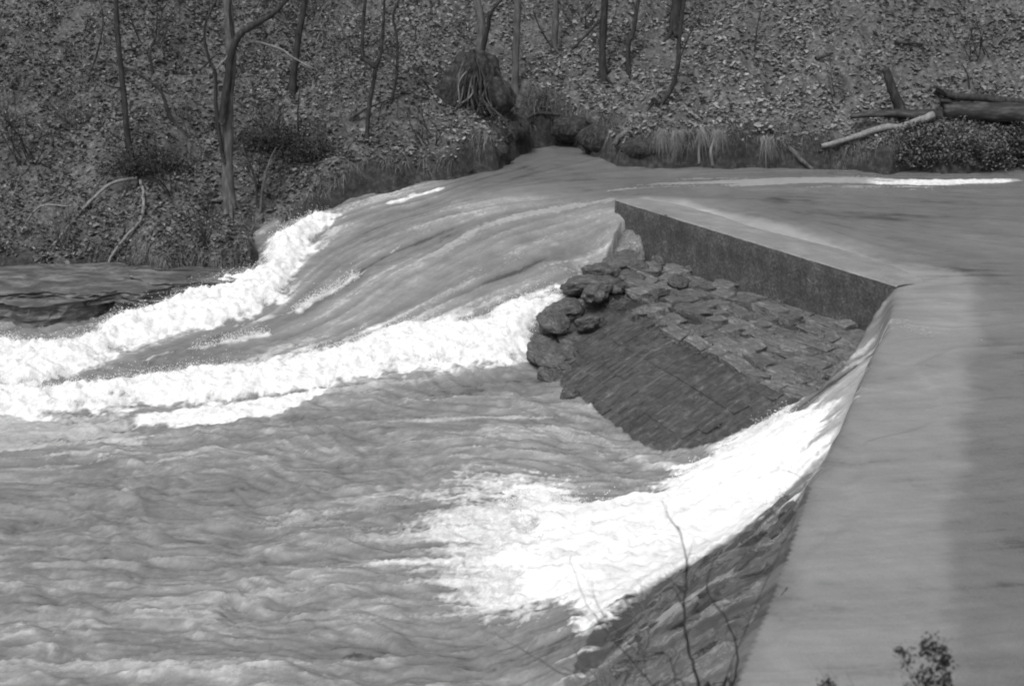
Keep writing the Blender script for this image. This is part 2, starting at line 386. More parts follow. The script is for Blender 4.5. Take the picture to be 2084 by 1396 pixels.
for line in SL:
    q = [ats(*p) for p in line]
    for a_, b_ in zip(q[:-1], q[1:]):
        L_ = math.dist(a_, b_); d_ = (b_-a_)/max(L_, 1e-6)
        for k in range(max(1, int(L_/1.5))):
            fp.append(a_+(b_-a_)*(k+.5)/max(1, int(L_/1.5))); fv.append(d_)
fp = np.array(fp); fv = np.array(fv)
H = .055; ux0, ux1, uy0, uy1 = -19, 21, 14.5, 57.5
ux = np.arange(ux0, ux1, H); uy = np.arange(uy0, uy1, H)
cx = np.arange(ux0, ux1+.5, .5); cy = np.arange(uy0, uy1+.5, .5)
CX, CY = np.meshgrid(cx, cy, indexing='ij')
wgt = 1/(((CX[..., None]-fp[:, 0])**2+(CY[..., None]-fp[:, 1])**2)+.15)**1.6
vx = (wgt*fv[:, 0]).sum(-1)/wgt.sum(-1); vy = (wgt*fv[:, 1]).sum(-1)/wgt.sum(-1)
def bil(G, gx0, gy0, h, X, Y):
    a = np.clip((X-gx0)/h, 0, G.shape[0]-1.001); b_ = np.clip((Y-gy0)/h, 0, G.shape[1]-1.001)
    i = a.astype(np.int32); j = b_.astype(np.int32); fa = a-i; fb = b_-j
    return (G[i, j]*(1-fa)+G[i+1, j]*fa)*(1-fb)+(G[i, j+1]*(1-fa)+G[i+1, j+1]*fa)*fb
UX, UY = np.meshgrid(ux, uy, indexing='ij')
UX = UX.astype(np.float32); UY = UY.astype(np.float32)
VX = bil(vx, ux0, uy0, .5, UX, UY)+(fbm(UX*.45, UY*.45, seed=50, o=3)-.5)*.5
VY = bil(vy, ux0, uy0, .5, UX, UY)+(fbm(UX*.45, UY*.45, seed=60, o=3)-.5)*.5
n_ = np.sqrt(VX**2+VY**2)+1e-6; VX = (VX/n_).astype(np.float32); VY = (VY/n_).astype(np.float32)
noi = [NR.rand(*UX.shape).astype(np.float32)**3,
       vnoise(UX/.22, UY/.22, seed=70).astype(np.float32), vnoise(UX/.75, UY/.75, seed=71).astype(np.float32)]
acc = [n.copy() for n in noi]; cnt = np.ones(UX.shape, np.float32)
accL = noi[2].copy()
NS = 30
for sg in (1, -1):
    px_ = UX.copy(); py_ = UY.copy()
    for k in range(NS):
        i = np.clip(((px_-ux0)/H), 0, len(ux)-1).astype(np.int32); j = np.clip(((py_-uy0)/H), 0, len(uy)-1).astype(np.int32)
        px_ += sg*VX[i, j]*.085; py_ += sg*VY[i, j]*.085
        for q in (0, 1, 2): acc[q] += noi[q][i, j]
def norm(a_):
    a_ = (a_-a_.mean())/a_.std(); return a_
S = norm(acc[0])*.45+norm(acc[1])*.6+norm(acc[2])*.6
STK = norm(S)
def samp(G, X, Y):
    return bil(G, ux0, uy0, H, X, Y)

# ------------------------------------------------------------------ river water
gx = np.concatenate([graded([(-60, -18, 1.5)])[:-1], np.arange(-18, 20.5, .06), graded([(20.5, 70, 1.5)])[1:]])
gy = [12.0, 13.0, 14.0, 15.0]
while gy[-1] < 53.5: gy.append(gy[-1]+max(.032, min(.085, .0019*gy[-1])))
while gy[-1] < 62: gy.append(gy[-1]+.3)
gy = np.array(gy)
X, Y = np.meshgrid(gx, gy, indexing='ij')
Zw = level(X, Y)
inU = (X > ux0) & (X < ux1) & (Y > uy0)
UP = [tuple(uv(WL+.03, -2.6)), tuple(uv(WL+.03, -.05))]+[tuple(at(*p, -.02)) for p in ((1806,676),(1788,704),(1770,742),(1736,820),(1700,902),(1672,950),(1650,988),(1606,1130),(1560,1250),(1500,1396),(1430,1600),(2900,1600),(2900,575))]
dUP = sdist(UP, X, Y); kk_ = sstep(-.34, .04, dUP+(fbm(X*1.2, Y*1.2, seed=2)-.5)*.08)
Zw = Zw*(1-kk_)+np.maximum(Zw, -.015)*kk_
st = np.where(inU, samp(STK, X, Y), 0)
def polyw(pts): return [ats(*p) for p in pts]
n1 = fbm(X*1.4, Y*1.4, seed=12, o=4)-.5; n2 = fbm(X*4, Y*4, seed=17, o=3)-.5; n3 = fbm(X*11, Y*11, seed=18, o=2)-.5
foam = np.zeros(X.shape); raise_ = np.zeros(X.shape)
def add_foam(pts, val, soft, ragged, lift=0, strk=0.0):
    global foam, raise_
    P = np.array(polyw(pts)); m_ = 2
    sel = (X > P[:, 0].min()-m_) & (X < P[:, 0].max()+m_) & (Y > P[:, 1].min()-m_) & (Y < P[:, 1].max()+m_)
    d = sdist(P, X[sel], Y[sel]); e = d+ragged*(n1[sel]*2+n2[sel]*1.3+n3[sel])+strk*st[sel]
    f = sstep(-soft, soft, e)*val
    foam[sel] = np.maximum(foam[sel], f)
    if lift: raise_[sel] = np.maximum(raise_[sel], sstep(-.1, .9, d+n1[sel]*.5)*lift)
def line_foam(pts, wd, val, soft=.08, lift=0, strk=.06):
    global foam, raise_
    P = np.array(polyw(pts)); m_ = 2
    sel = (X > P[:, 0].min()-m_) & (X < P[:, 0].max()+m_) & (Y > P[:, 1].min()-m_) & (Y < P[:, 1].max()+m_)
    d = wd-sdist(P, X[sel], Y[sel], False); e = d+.12*(n1[sel]*2+n2[sel])+strk*st[sel]
    f = sstep(-soft, soft, e)*val; foam[sel] = np.maximum(foam[sel], f)
    if lift: raise_[sel] = np.maximum(raise_[sel], sstep(-.1, wd, d)*lift)
FA = [(690,435),(640,437),(600,455),(575,475),(535,490),(540,530),(520,555),(460,570),(420,578),(350,612),(280,640),(215,655),(190,692),(100,708),(0,700),(-120,700),(-120,800),(60,795),(130,780),(200,745),(280,705),(380,680),(500,655),(545,630),(590,590),(610,540),(640,490),(665,455)]
FB = [(1205,556),(1150,578),(1100,600),(1020,620),(1000,640),(930,655),(830,660),(740,685),(680,712),(600,735),(520,750),(400,755),(300,770),(200,785),(130,790),(0,797),(-120,797),(-120,850),(60,850),(150,838),(230,838),(300,828),(420,822),(540,805),(640,790),(700,775),(850,752),(1000,745),(1090,742),(1085,690),(1120,650),(1150,620),(1180,590)]
add_foam(FA, .88, .24, .42, .42, .14)
add_foam(FA, .50, .9, .7, 0, .5)
add_foam(FB, .50, 1.0, .7, 0, .55)
add_foam(FB, .90, .3, .44, .34, .18)
add_foam([(270,872),(380,868),(460,862),(560,845),(665,800),(640,797),(520,822),(400,838),(280,846)], .85, .10, .14, .1, .05)
line_foam([(610,632),(650,608),(690,586),(720,565)], .22, .8, .1, .1)
line_foam([(725,560),(770,530),(815,500)], .07, .62)
line_foam([(375,716),(450,700),(540,683)], .14, .75, lift=.08)
line_foam([(250,752),(320,725),(390,708)], .1, .6)
line_foam([(480,662),(540,648),(600,632)], .12, .55)
line_foam([(800,412),(845,398),(892,386)], .18, .7)
line_foam([(880,520),(960,470),(1100,430),(1245,405)], .25, .33, .25, strk=.15)
line_foam([(760,700),(860,640),(960,560),(1060,520)], .3, .26, .4, strk=.25)
add_foam([(1678,838),(1652,830),(1600,828),(1520,878),(1400,960),(1330,1008),(1200,1022),(1130,1002),(1060,992),(990,1010),(1040,1060),(1060,1110),(980,1140),(1030,1190),(1080,1240),(1130,1290),(1180,1325),(1215,1290),(1300,1222),(1400,1160),(1500,1092),(1590,1032),(1618,985),(1636,900),(1668,845)], 1.02, .42, .34, .22, .30)
add_foam([(1100,980),(960,995),(850,1045),(800,1080),(860,1100),(840,1130),(880,1180),(980,1250),(1100,1310),(1180,1200),(1180,1050)], .66, .6, .6, .05, .5)
add_foam([(1800,680),(1782,735),(1706,900),(1662,985),(1640,985),(1625,900),(1670,810),(1740,715)], .40, .12, .1, 0, .14)
line_foam([(1990,690),(1900,694),(1800,700)], .10, .22, .2, strk=.12)
line_foam([(1790,372),(1900,374),(2040,369)], .22, .72, .25, strk=.3)
line_foam([(1260,385),(1400,370),(1590,366),(1780,366)], .5, .36, .4, strk=.4)
add_foam([(-60,840),(120,845),(260,870),(300,900),(150,905),(0,930),(-60,930)], .4, .3, .6, 0, .3)
line_foam([(90,950),(150,945),(200,938)], .25, .5, .2, strk=.2)
line_foam([(880,860),(1000,856),(1120,853)], .12, .38, .2, strk=.2)
line_foam([(700,790),(800,812),(900,800)], .3, .3, .4, strk=.4)
line_foam([(560,1070),(680,1060),(800,1090),(880,1150)], .35, .32, .5, strk=.4)
add_foam([(1060,600),(1100,540),(1180,480),(1250,470),(1240,530),(1150,575)], .2, .5, .3, 0, .3)
# turbulent height: standing waves, chop, billows in the foam
s_bank = bank_s(X, Y)
pool = sstep(-2.5, -2.95, Zw); tongue = (1-pool)*sstep(-.12, -.6, Zw)
wx = (fbm(X*.3, Y*.3, seed=41, o=3)-.5)*3.2; wy = (fbm(X*.3, Y*.3, seed=42, o=3)-.5)*3.2
chop = fbm((X+wx)*1.0+st*.2, (Y+wy)*2.1, seed=22, o=6, gain=.66)-.5
ridg = 1-np.abs(fbm((X+wx)*.8, (Y+wy)*1.6, seed=27, o=4)*2-1)*2.4
Z = Zw + pool*(chop*.27+np.clip(ridg, -1, 1)*.07+st*.022) + tongue*(st*.026+chop*.12)+(1-pool)*(1-tongue)*(st*.004+chop*.03)
Bf0 = [tuple(p[:2]) for p in B_crest]+[tuple(p[:2]) for p in reversed(B_toe)]
raise_ *= 1-sstep(-1.1, -.05, sdist(Bf0, X, Y))
fs = sstep(.25, .9, foam)
bill = np.abs(fbm((X+wx*.3)*1.5, (Y+wy*.3)*2.3, seed=33, o=5, gain=.6)*2-1)
bill2 = fbm(X*7, Y*7, seed=37, o=3)-.5
Z = Z + raise_*(.55+1.2*(.6-bill)) + fs*(bill2*.16)
foam = foam - .10*fs*np.clip(bill*2-.6, 0, 1)
# chop crests carry a little froth
mot = fbm((X+wx)*2.2, (Y+wy)*4.5, seed=55, o=6, gain=.65)-.5
foam = np.maximum(foam, pool*(.05+.07*np.clip(ridg, -1, 1)*sstep(.0, .25, chop+.08)+.07*st+.42*mot))
foam = np.maximum(foam, tongue*(.10+.10*st))
# shallow film over the broad crest of the near part of the weir and thin film beside the wall
C2 = [tuple(at(*p, 0)) for p in ((1828,578),(1770,740),(1700,900),(1650,985),(1600,1130),(1560,1250),(1500,1396),(1400,1700),(1915,1700),(1925,1396),(1945,1000),(1972,780),(1985,575))]
d2 = sdist(C2, X, Y)
d3 = sdist([tuple(uv(*q)) for q in ((-.2, .1), (-.1, -1.3), (1.5, -2.3), (WL+1, -2.5), (WL+.3, .1))], X, Y)
shal = np.maximum(sstep(-.3, .35, d2+n1*.7), 1.5*sstep(-.25, .3, d3+n1*.6))*sstep(-.6, -.1, Zw)
# the river passes below the masonry
Af = [uv(.5, .25), uv(.5, -1.1), uv(WL+.02, -1.1), uv(WL+.02, 0)]+[p[:2] for p in reversed(A_ridge[-1:])]+[np.array(p[:2]) for p in reversed(A_toe)]+[np.array(A_ridge[0][:2])]
dA = sdist([tuple(p) for p in Af], X, Y)
Z = np.where(dA > .12, np.minimum(Z, -3.25), Z)
def loft_height(fn, ns, nq, q1):
    P = []
    for i in range(ns+1):
        for j in range(nq+1): P.append(tuple(fn(i/ns, q1*j/nq)))
    return np.array(P).reshape(ns+1, nq+1, 3)
LB = loft_height(apronB, 40, 16, 1.0)
Bf = [tuple(p[:2]) for p in B_crest]+[tuple(p[:2]) for p in reversed(B_toe)]
dB = sdist(Bf, X, Y); selB = dB > .0
pb = LB.reshape(-1, 3); xs = X[selB]; ys = Y[selB]; zb_ = np.empty(xs.size)
for i in range(0, xs.size, 20000):
    q = (xs[i:i+20000, None]-pb[:, 0])**2+(ys[i:i+20000, None]-pb[:, 1])**2
    k4 = np.argpartition(q, 4, 1)[:, :4]; ww = 1/(np.take_along_axis(q, k4, 1)+1e-3)
    zb_[i:i+20000] = (pb[:, 2][k4]*ww).sum(1)/ww.sum(1)
nb = fbm(xs*2.6, ys*2.6, seed=44, o=3)-.5
film = zb_-.0+nb*.30
eb = sstep(0, .55, dB[selB]); Z[selB] = Z[selB]*(1-eb)+film*eb
foam[selB] = foam[selB]*(1-eb)+eb*(.10+.09*st[selB]+.25*np.clip(nb, 0, 1))
shal[selB] *= 0
st_ = .42-.21*sstep(-.35, -.02, Zw)+st*(.06+.11*sstep(-.03, -.4, Zw)*(1-.45*pool)) + (1-pool)*(fbm(X*.35, Y*.35, seed=58)-.5)*.3+(1-pool)*(fbm(X*2.3+Y, Y*3.1, seed=59, o=4)-.5)*.22
st_ = st_+.03*pool+pool*(chop*.3+(fbm((X+wx)*3.0+st*.3, (Y+wy)*7, seed=23, o=4, gain=.7)-.5)*.75)
st_[selB] = .05+.07*st[selB]
idx = np.arange(X.size).reshape(X.shape)
quads = np.stack([idx[:-1, :-1], idx[1:, :-1], idx[1:, 1:], idx[:-1, 1:]], -1).reshape(-1, 4)
keep = (s_bank < 1.2) & (X < 71)
kf = keep[:-1, :-1].ravel()
quads = quads[kf]
used = np.zeros(X.size, bool); used[quads.ravel()] = True; rm = np.cumsum(used)-1
VV = np.stack([X, Y, Z], -1).reshape(-1, 3)[used]
AT = np.stack([np.clip(foam, 0, 1.3), np.clip(st_, 0, 1), shal], -1).reshape(-1, 3)[used]
link('river_water', mesh_np('river_water', VV, rm[quads], True, {'flow': AT}), M['water'], kind='structure')

# ------------------------------------------------------------------ spray flying off the foam
g = np.argwhere((foam > .38) & (foam < .95) & (raise_ > .06) & (Y > 26) & (Y > 15) & (np.abs(X) < 19) & (dA < 0) & (dB < 0))
area_w = np.gradient(gy)[g[:, 1]]; pr = area_w*(.25+3*(foam[g[:, 0], g[:, 1]] < .85)); pr /= pr.sum()
k = g[NR.choice(len(g), 36000, p=pr)]
P = np.stack([X[k[:, 0], k[:, 1]], Y[k[:, 0], k[:, 1]], Z[k[:, 0], k[:, 1]]], -1)
P[:, :2] += NR.normal(0, .07, (len(P), 2)); P[:, 2] += NR.exponential(.075, len(P))
sz = NR.uniform(.006, .018, len(P))
tet = np.array([[1, 1, 1], [1, -1, -1], [-1, 1, -1], [-1, -1, 1]])*.7
rr = NR.uniform(.5, 1.4, (len(P), 4, 1)); V = (P[:, None, :]+tet[None]*sz[:, None, None]*rr).reshape(-1, 3)
F_ = (np.arange(len(P))[:, None, None]*4+np.array([[0, 1, 2], [0, 3, 1], [0, 2, 3], [1, 3, 2]])[None]).reshape(-1, 3)
link('spray', mesh_np('spray', V, F_, True, {'shade': np.full(len(V), .86)}), M['spray'], kind='stuff',
     label='white spray and froth flying off the breaking water', category='spray')

def lump(name, c, sx, sy, sz, seed, mt, parent=None, org=None, sub=4, **kw):
    bm = bmesh.new(); bmesh.ops.create_icosphere(bm, subdivisions=sub, radius=1)
    for v in bm.verts:
        q = v.co.copy(); n = float(fbm(np.array([q.x*1.7+seed]), np.array([q.y*1.7]), np.array([q.z*1.7+5]), o=4, seed=85)[0])
        q *= .62+.76*n; v.co = Vector((q.x*sx, q.y*sy, q.z*sz))
    for f in bm.faces: f.smooth = True
    me = bpy.data.meshes.new(name); bm.to_mesh(me); bm.free(); o = link(name, me, mt, parent, **kw)
    o.location = Vector(c)-(org or Vector((0, 0, 0))); return o
M['earth'] = noisy('dark_root_earth', 6, [(.3, .018), (.5, .038), (.7, .09)], .9, .1, .9, .06)
# ------------------------------------------------------------------ the broken weir
def stone_mesh(seed, nx=3):
    """irregular split block about 1 x 1 x 1, top face slightly domed, 44 triangles"""
    r = random.Random(seed); bm = bmesh.new(); bmesh.ops.create_cube(bm, size=1)
    if nx == 2:
        bmesh.ops.subdivide_edges(bm, edges=bm.edges[:], cuts=1, use_grid_fill=True)
        for v in bm.verts:
            c = v.co; m_ = max(abs(c.x), abs(c.y), abs(c.z)); k = sum(abs(abs(q)-.5) < .01 for q in c)
            v.co = c*(1.0 if k == 1 else .985 if k == 2 else .93)+Vector([r.uniform(-.085, .085) for _ in range(3)])
        me = bpy.data.meshes.new('stone'); bm.to_mesh(me); bm.free()
        me.polygons.foreach_set('use_smooth', [False]*len(me.polygons)); return me
    bmesh.ops.bevel(bm, geom=bm.edges[:], offset=.05, segments=1, affect='EDGES')
    for v in bm.verts:
        v.co += Vector((r.uniform(-.025, .025), r.uniform(-.025, .025), r.uniform(-.02, .02)))
    for f in bm.faces: f.smooth = False
    me = bpy.data.meshes.new('stone'); bm.to_mesh(me); bm.free(); return me
def boulder_mesh(seed):
    r = random.Random(seed); bm = bmesh.new(); bmesh.ops.create_icosphere(bm, subdivisions=4, radius=.5)
    o = r.uniform(0, 50)
    for v in bm.verts:
        c = v.co.copy(); n = float(fbm(np.array([c.x*2.6+o]), np.array([c.y*2.6]), np.array([c.z*2.6+7]), o=5, gain=.55, seed=80)[0])
        v.co = c*(.4+1.25*n)
    bmesh.ops.triangulate(bm, faces=bm.faces[:])
    [setattr(f, 'smooth', True) for f in bm.faces]
    me = bpy.data.meshes.new('boulder'); bm.to_mesh(me); bm.free(); return me
SM = [stone_mesh(i, 2) for i in range(16)]; SMs = [stone_mesh(20+i) for i in range(9)]
for m_ in SM: m_.materials.append(M['stone'])
for m_ in SMs: m_.materials.append(M['stone_smooth'])
BM_ = [boulder_mesh(40+i) for i in range(7)]
M['boulder'] = noisy('dark_mossy_boulder', 3.2, [(.32, .045), (.48, .08), (.58, .12), (.7, .22)], .75, .25, 1.0, .15, scale2=12, amt2=.45)
for m_ in BM_: m_.materials.append(M['boulder'])
def place_stone(meshes, parent, org, p, ex, ey, nrm, sx, sy, szz, name='stone', j=.05):
    """stone with its top centre at p; ex along the course, ey down the slope"""
    m_ = R.choice(meshes); o = bpy.data.objects.new(name, m_); COL.objects.link(o); o.parent = parent
    rot = Matrix((ex, ey, nrm)).transposed().to_4x4()
    jit = Matrix.Rotation(R.gauss(0, j), 4, 'X')@Matrix.Rotation(R.gauss(0, j), 4, 'Y')@Matrix.Rotation(R.gauss(0, j*.8)+(math.pi if R.random() < .5 else 0), 4, 'Z')
    o.matrix_basis = Matrix.Translation(p-org-nrm*szz*.5)@rot@jit@Matrix.Diagonal((sx, sy, szz, 1))
    return o
def frame(fn, s, q, q_lo=0, q_hi=2):
    p = fn(s, q); e = .01
    ex = (fn(min(s+e, 1), q)-fn(max(s-e, 0), q)).normalized()
    ey = (fn(s, min(q+e, q_hi))-fn(s, max(q-e, q_lo))).normalized()
    n = ex.cross(ey)
    if n.z < 0: n = -n
    n.normalize(); ey = n.cross(ex).normalized(); return p, ex, ey, n
def loft_core(fn, ns, nq, q1, sink, name, parent, org):
    V = []; Fq = []
    for i in range(ns+1):
        for j in range(nq+1):
            p = fn(i/ns, q1*j/nq)-org; p.z -= sink*(1 if q1 == 1 or j <= nq//2 else .12); V.append(tuple(p))
    n0 = len(V)
    for v in list(V): V.append((v[0], v[1], -4.6-org.z))
    for i in range(ns):
        for j in range(nq):
            a_ = i*(nq+1)+j; Fq.append((a_, a_+nq+1, a_+nq+2, a_+1))
    def side(a_, b_): Fq.append((a_, b_, b_+n0, a_+n0))
    for i in range(ns): side(i*(nq+1), (i+1)*(nq+1)); side(i*(nq+1)+nq, (i+1)*(nq+1)+nq)
    for j in range(nq): side(j, j+1); side(ns*(nq+1)+j, ns*(nq+1)+j+1)
    me = bpy.data.meshes.new(name); me.from_pydata(V, [], Fq); me.update()
    me.materials.append(M['core']); me.materials.append(M['stone_smooth'])
    for p_ in me.polygons: p_.material_index = 1 if (q1 == 2 and p_.index < ns*nq and p_.index % nq > nq//2) else 0
    return link(name, me, None, parent)

orgA = Vector((*uv(6, 0), -1.5))
weir = thing('stone_weir', 'far length of broken stone weir with dark concrete wall over sloping masonry', 'weir', orgA)
# concrete capping: long block with worn edges; the left end is broken away underneath
nu, nv = 90, 12
def cap_bottom(u):
    t = u
    zb = -1.05 if t < .35 else -1.05-.65*min(1, (t-.35)/.7)
    return zb-.2+.12*math.sin(u*9)*(t < 1.3)
V = []; Fq = []
prof = [(-2.35, -.9), (-2.35, -.25), (-1.6, -.12), (-.9, -.045), (-.3, .008), (-.035, .025), (0, -.005), (.012, -.35), (.0, -.8), (.015, 'b'), (-.35, 'b2')]
nP = len(prof)
for i in range(nu+1):
    u = WL*i/nu
    skew = 0
    for j, (v_, z_) in enumerate(prof):
        zz = cap_bottom(u) if z_ in ('b', 'b2') else z_
        uu = u
        if i == nu: uu = WL-.0+(.03 if z_ == 'b' else 0)
        if i > nu-4 and (isinstance(z_, str) or z_ < -.3): uu -= .10*(i-nu+4)/4*(1 if isinstance(z_, str) else .5)
        if i < 4 and isinstance(z_, str): uu += .08
        edge = .012 if j in (5, 6) else .02
        p = uv(uu, v_+(R.gauss(0, edge*.4) if j > 3 else 0)); V.append((p[0]-orgA.x, p[1]-orgA.y, zz+R.gauss(0, edge*.3)-orgA.z))
for i in range(nu):
    for j in range(nP):
        a_ = i*nP+j; b_ = i*nP+(j+1) % nP; Fq.append((a_, b_, b_+nP, a_+nP))
Fq.append(tuple(range(nP))); Fq.append(tuple(reversed(range(nu*nP, nu*nP+nP))))
me = bpy.data.meshes.new('concrete_cap'); me.from_pydata(V, [], Fq); me.update()
bm = bmesh.new(); bm.from_mesh(me); bmesh.ops.recalc_face_normals(bm, faces=bm.faces)
bm.to_mesh(me); bm.free()
me.materials.append(M['concrete']); me.materials.append(M['concrete_side'])
for p in me.polygons: p.material_index = 0 if p.normal.z > .6 else 1  # pale tone on the top faces, dark tone on the steep ones
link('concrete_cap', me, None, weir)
loft_core(apronA, 30, 20, 2, .16, 'rubble_core', weir, orgA)
# courses of the shelf, rough and broken
for j in range(9):
    q = (j+.5)/9; s = R.uniform(0, .02); cl = R.uniform(-.07, .07)
    a_, b_ = apronA(0, q), apronA(1, q); L_ = sum((apronA(k/10, q)-apronA((k+1)/10, q)).length for k in range(10))
    while s < .99:
        ln = R.uniform(.5, 1.4)/L_; sm = s+ln/2
        if sm > 1: break
        p, ex, ey, n = frame(apronA, sm, q)
        broken = math.exp(-sm*3.2)
        lift = cl+R.gauss(0, .04+.11*broken)
        if R.random() < .05+.18*broken: lift -= .13
        dq = (apronA(sm, q+.5/9)-apronA(sm, q-.5/9)).length
        o = place_stone(SM, weir, orgA, p+n*lift, ex, ey, n, ln*L_*.97, dq*R.uniform(.9, 1.04), .38, j=.045+.08*broken)
        if broken > .35: o.rotation_euler.x += R.gauss(0, .12); o.rotation_euler.z += R.gauss(0, .15)
        s += ln
# smooth face: long flags, tight joints
for j in range(8):
    q = 1+(j+.5)/8; s = R.uniform(0.0, .02); cl = R.uniform(-.012, .03)
    L_ = sum((apronA(k/10, q)-apronA((k+1)/10, q)).length for k in range(10))
    while s < .995:
        ln = R.uniform(.5, .95)/L_; sm = min(s+ln/2, .99)
        p, ex, ey, n = frame(apronA, sm, q)
        dq = (apronA(sm, q+.5/8)-apronA(sm, q-.5/8)).length
        place_stone(SMs, weir, orgA, p+n*(cl+R.gauss(0, .012)-.004), ex, ey, n, ln*L_*1.0, dq*1.02, .30, j=.007)
        s += ln
# kerb of larger blocks along the ridge
s = .30
while s < .97:
    L_ = 12.; ln = R.uniform(.7, 1.25)/L_; p, ex, ey, n = frame(apronA, s+ln/2, 1.0)
    if R.random() < .85: place_stone(SM, weir, orgA, p+n*R.uniform(.02, .08), ex, ey, n, ln*L_*.94, R.uniform(.34, .46), .34)
    s += ln

orgB = Vector((*at(1560, 1250, 0), -1.0))
weirB = thing('stone_weir', 'near length of stone weir with dark wet rough blocks where water trickles over', 'weir', orgB)
loft_core(apronB, 24, 10, 1, .14, 'rubble_core', weirB, orgB)
nc = 12
for j in range(nc):
    q = (j+.5)/nc; s = R.uniform(0, .03); L_ = sum((apronB(k/10, q)-apronB((k+1)/10, q)).length for k in range(10))
    while s < .99:
        ln = R.uniform(.32, .7)/L_; sm = s+ln/2
        if sm > 1: break
        p, ex, ey, n = frame(apronB, sm, q, 0, 1)
        dq = (apronB(sm, min(1, q+.5/nc))-apronB(sm, max(0, q-.5/nc))).length
        o = place_stone(SMs if R.random() < .25 else SM, weirB, orgB, p+n*(R.gauss(0, .07)-(.04 if j > 1 else .10 if j else .2)), ex, ey, n, ln*L_*.96, max(dq, .2)*1.0, .34, j=.12)
        o.rotation_euler.x += R.gauss(0, .08); o.rotation_euler.y += R.gauss(0, .08)
        s += ln

lump('rubble_core', Vector((*uv(.95, -.1), -1.75)), .75, .75, 1.0, 2.2, M['stone'], weir, orgA)
# broken blocks and boulders fallen round the left end of the far length
BL = [(1262,530,.75),(1225,548,.8),(1190,575,.85),(1165,600,.7),(1150,625,.9),(1125,650,.7),(1185,615,.8),(1215,590,.7),(1110,690,.75),(1100,715,.6),(1135,715,.8),(1150,750,.7),
      (1175,690,.7),(1245,575,.6),(1285,560,.6),(1125,760,.55),(1160,800,.5),(1300,540,.55),(1350,525,.6),(1410,545,.55),(1380,570,.5),(1240,620,.6),(1200,650,.6),(1500,560,.0)]
labs = ['pale split boulder wedged under the broken left end of the concrete wall', 'rounded dark boulder just left of the broken wall end',
 'dark lumpy boulder at the upper left corner of the masonry', 'jagged boulder against the white foam at the left rim of masonry', 'broad mossy boulder bulging into the foam left of the masonry',
 'small dark boulder poking leftmost into the foam', 'grey boulder just behind the mossy rim boulder', 'low boulder on the upper left shelf of stones',
 'wet boulder at the far left tip of the masonry', 'smallest rim boulder touching the pool foam', 'flat boulder inside the left tip of masonry', 'boulder at the lower left rim just above the pool',
 'boulder half sunk in the left part of smooth face', 'knobbly boulder on the shelf left of the wall foot', 'rough boulder on the shelf below the wall end', 'toe boulder washed by pool water at lower left',
 'little toe boulder farthest down the left rim', 'pale block leaning at the wall foot near its left end', 'rubble block against the dark wall second from left', 'rubble block against the dark wall third from left',
 'loose block lying on the shelf in front of wall rubble', 'round boulder at the left end of ridge of stones', 'sunken boulder left of the ridge start']
def boulder(px, py, size, lab, zs=-1.7, group='boulders at the broken end of the weir'):
    x, y = at(px, py, zs)
    o = link('boulder', R.choice(BM_), None); o.location = (x, y, zs-.16*size)
    o.scale = (size*R.uniform(1.2, 1.8), size*R.uniform(1.0, 1.5), size*R.uniform(.6, .85)); o.rotation_euler = (R.uniform(-.4, .4), R.uniform(-.4, .4), R.uniform(0, 6.28))
    o['label'] = lab; o['category'] = 'boulder'; o['group'] = group
for (px, py, s1), lab in zip(BL, labs):
    boulder(px, py, s1, lab, -1.45 if py < 600 else (-2.0 if py < 660 else -2.6 if py < 730 else -2.95))

# ------------------------------------------------------------------ rock ledges on the left shore
def rock_slab(x0, x1, y0, y1, zt, th, seed, lab):
    nx, ny = 34, 10; V = []; Fq = []; org = Vector(((x0+x1)/2, (y0+y1)/2, zt-th))
    xs = np.linspace(x0, x1, nx+1); lay = 4
    fr = fbm(xs*.9, xs*0+seed, seed=90)-.5; bk = fbm(xs*.7, xs*0+seed+9, seed=91)-.5
    rows = []
    for k in range(lay+1):
        out = .25*float(vnoise(np.array([k*3.3+seed]), np.array([seed*1.7]))[0])
        rows.append((0, zt-th+th*k/lay, out))
        rows.append((0, zt-th+th*(k+.8)/lay if k < lay else zt, out))
    for i, x in enumerate(xs):
        e = min(1, (x-x0)/1.2, (x1-x)/1.2); e = math.sqrt(max(0, e)); w_ = (y1-y0)
        f0 = y0+fr[i]*1.0+(1-e)*w_*.5; b0 = y1+bk[i]*.6-(1-e)*w_*.4
        for _, z, out in rows: V.append((x-org.x+R.gauss(0, .03), f0-out+R.gauss(0, .04)-org.y, z-org.z+R.gauss(0, .012)))
        for k in range(1, ny):
            f = k/ny; yy = f0*(1-f)+b0*f
            V.append((x-org.x, yy-org.y, zt-org.z+(float(vnoise(np.array([x*1.6]), np.array([yy*2.2]), seed=92)[0])-.5)*.18*e-.1*f))
    nr = len(rows)+ny-1
    for i in range(nx):
        for j in range(nr-1):
            a_ = i*nr+j; Fq.append((a_, a_+nr, a_+nr+1, a_+1))
    me = bpy.data.meshes.new('rock_ledge'); me.from_pydata(V, [], Fq); me.update()
    bm = bmesh.new(); bm.from_mesh(me); bmesh.ops.holes_fill(bm, edges=bm.edges); bmesh.ops.recalc_face_normals(bm, faces=bm.faces); bm.to_mesh(me); bm.free()
    o = link('rock_ledge', me, M['rock']); o.location = org; o['label'] = lab; o['category'] = 'rock ledge'; o['group'] = 'rock ledges on the left shore'
def slab_px(px0, px1, pyf, depth, zt, th, seed, lab):
    a_ = at(px0, pyf, zt); b_ = at(px1, pyf, zt); rock_slab(a_[0], b_[0], min(a_[1], b_[1]), min(a_[1], b_[1])+depth, zt, th, seed, lab)
slab_px(-350, 215, 618, 4.6, -2.1, .9, 1, 'pale flat rock ledge undercut above the dark water at far left')
slab_px(-100, 360, 592, 4.0, -1.95, .35, 5, 'long thin upper rock layer at the foot of left bank')
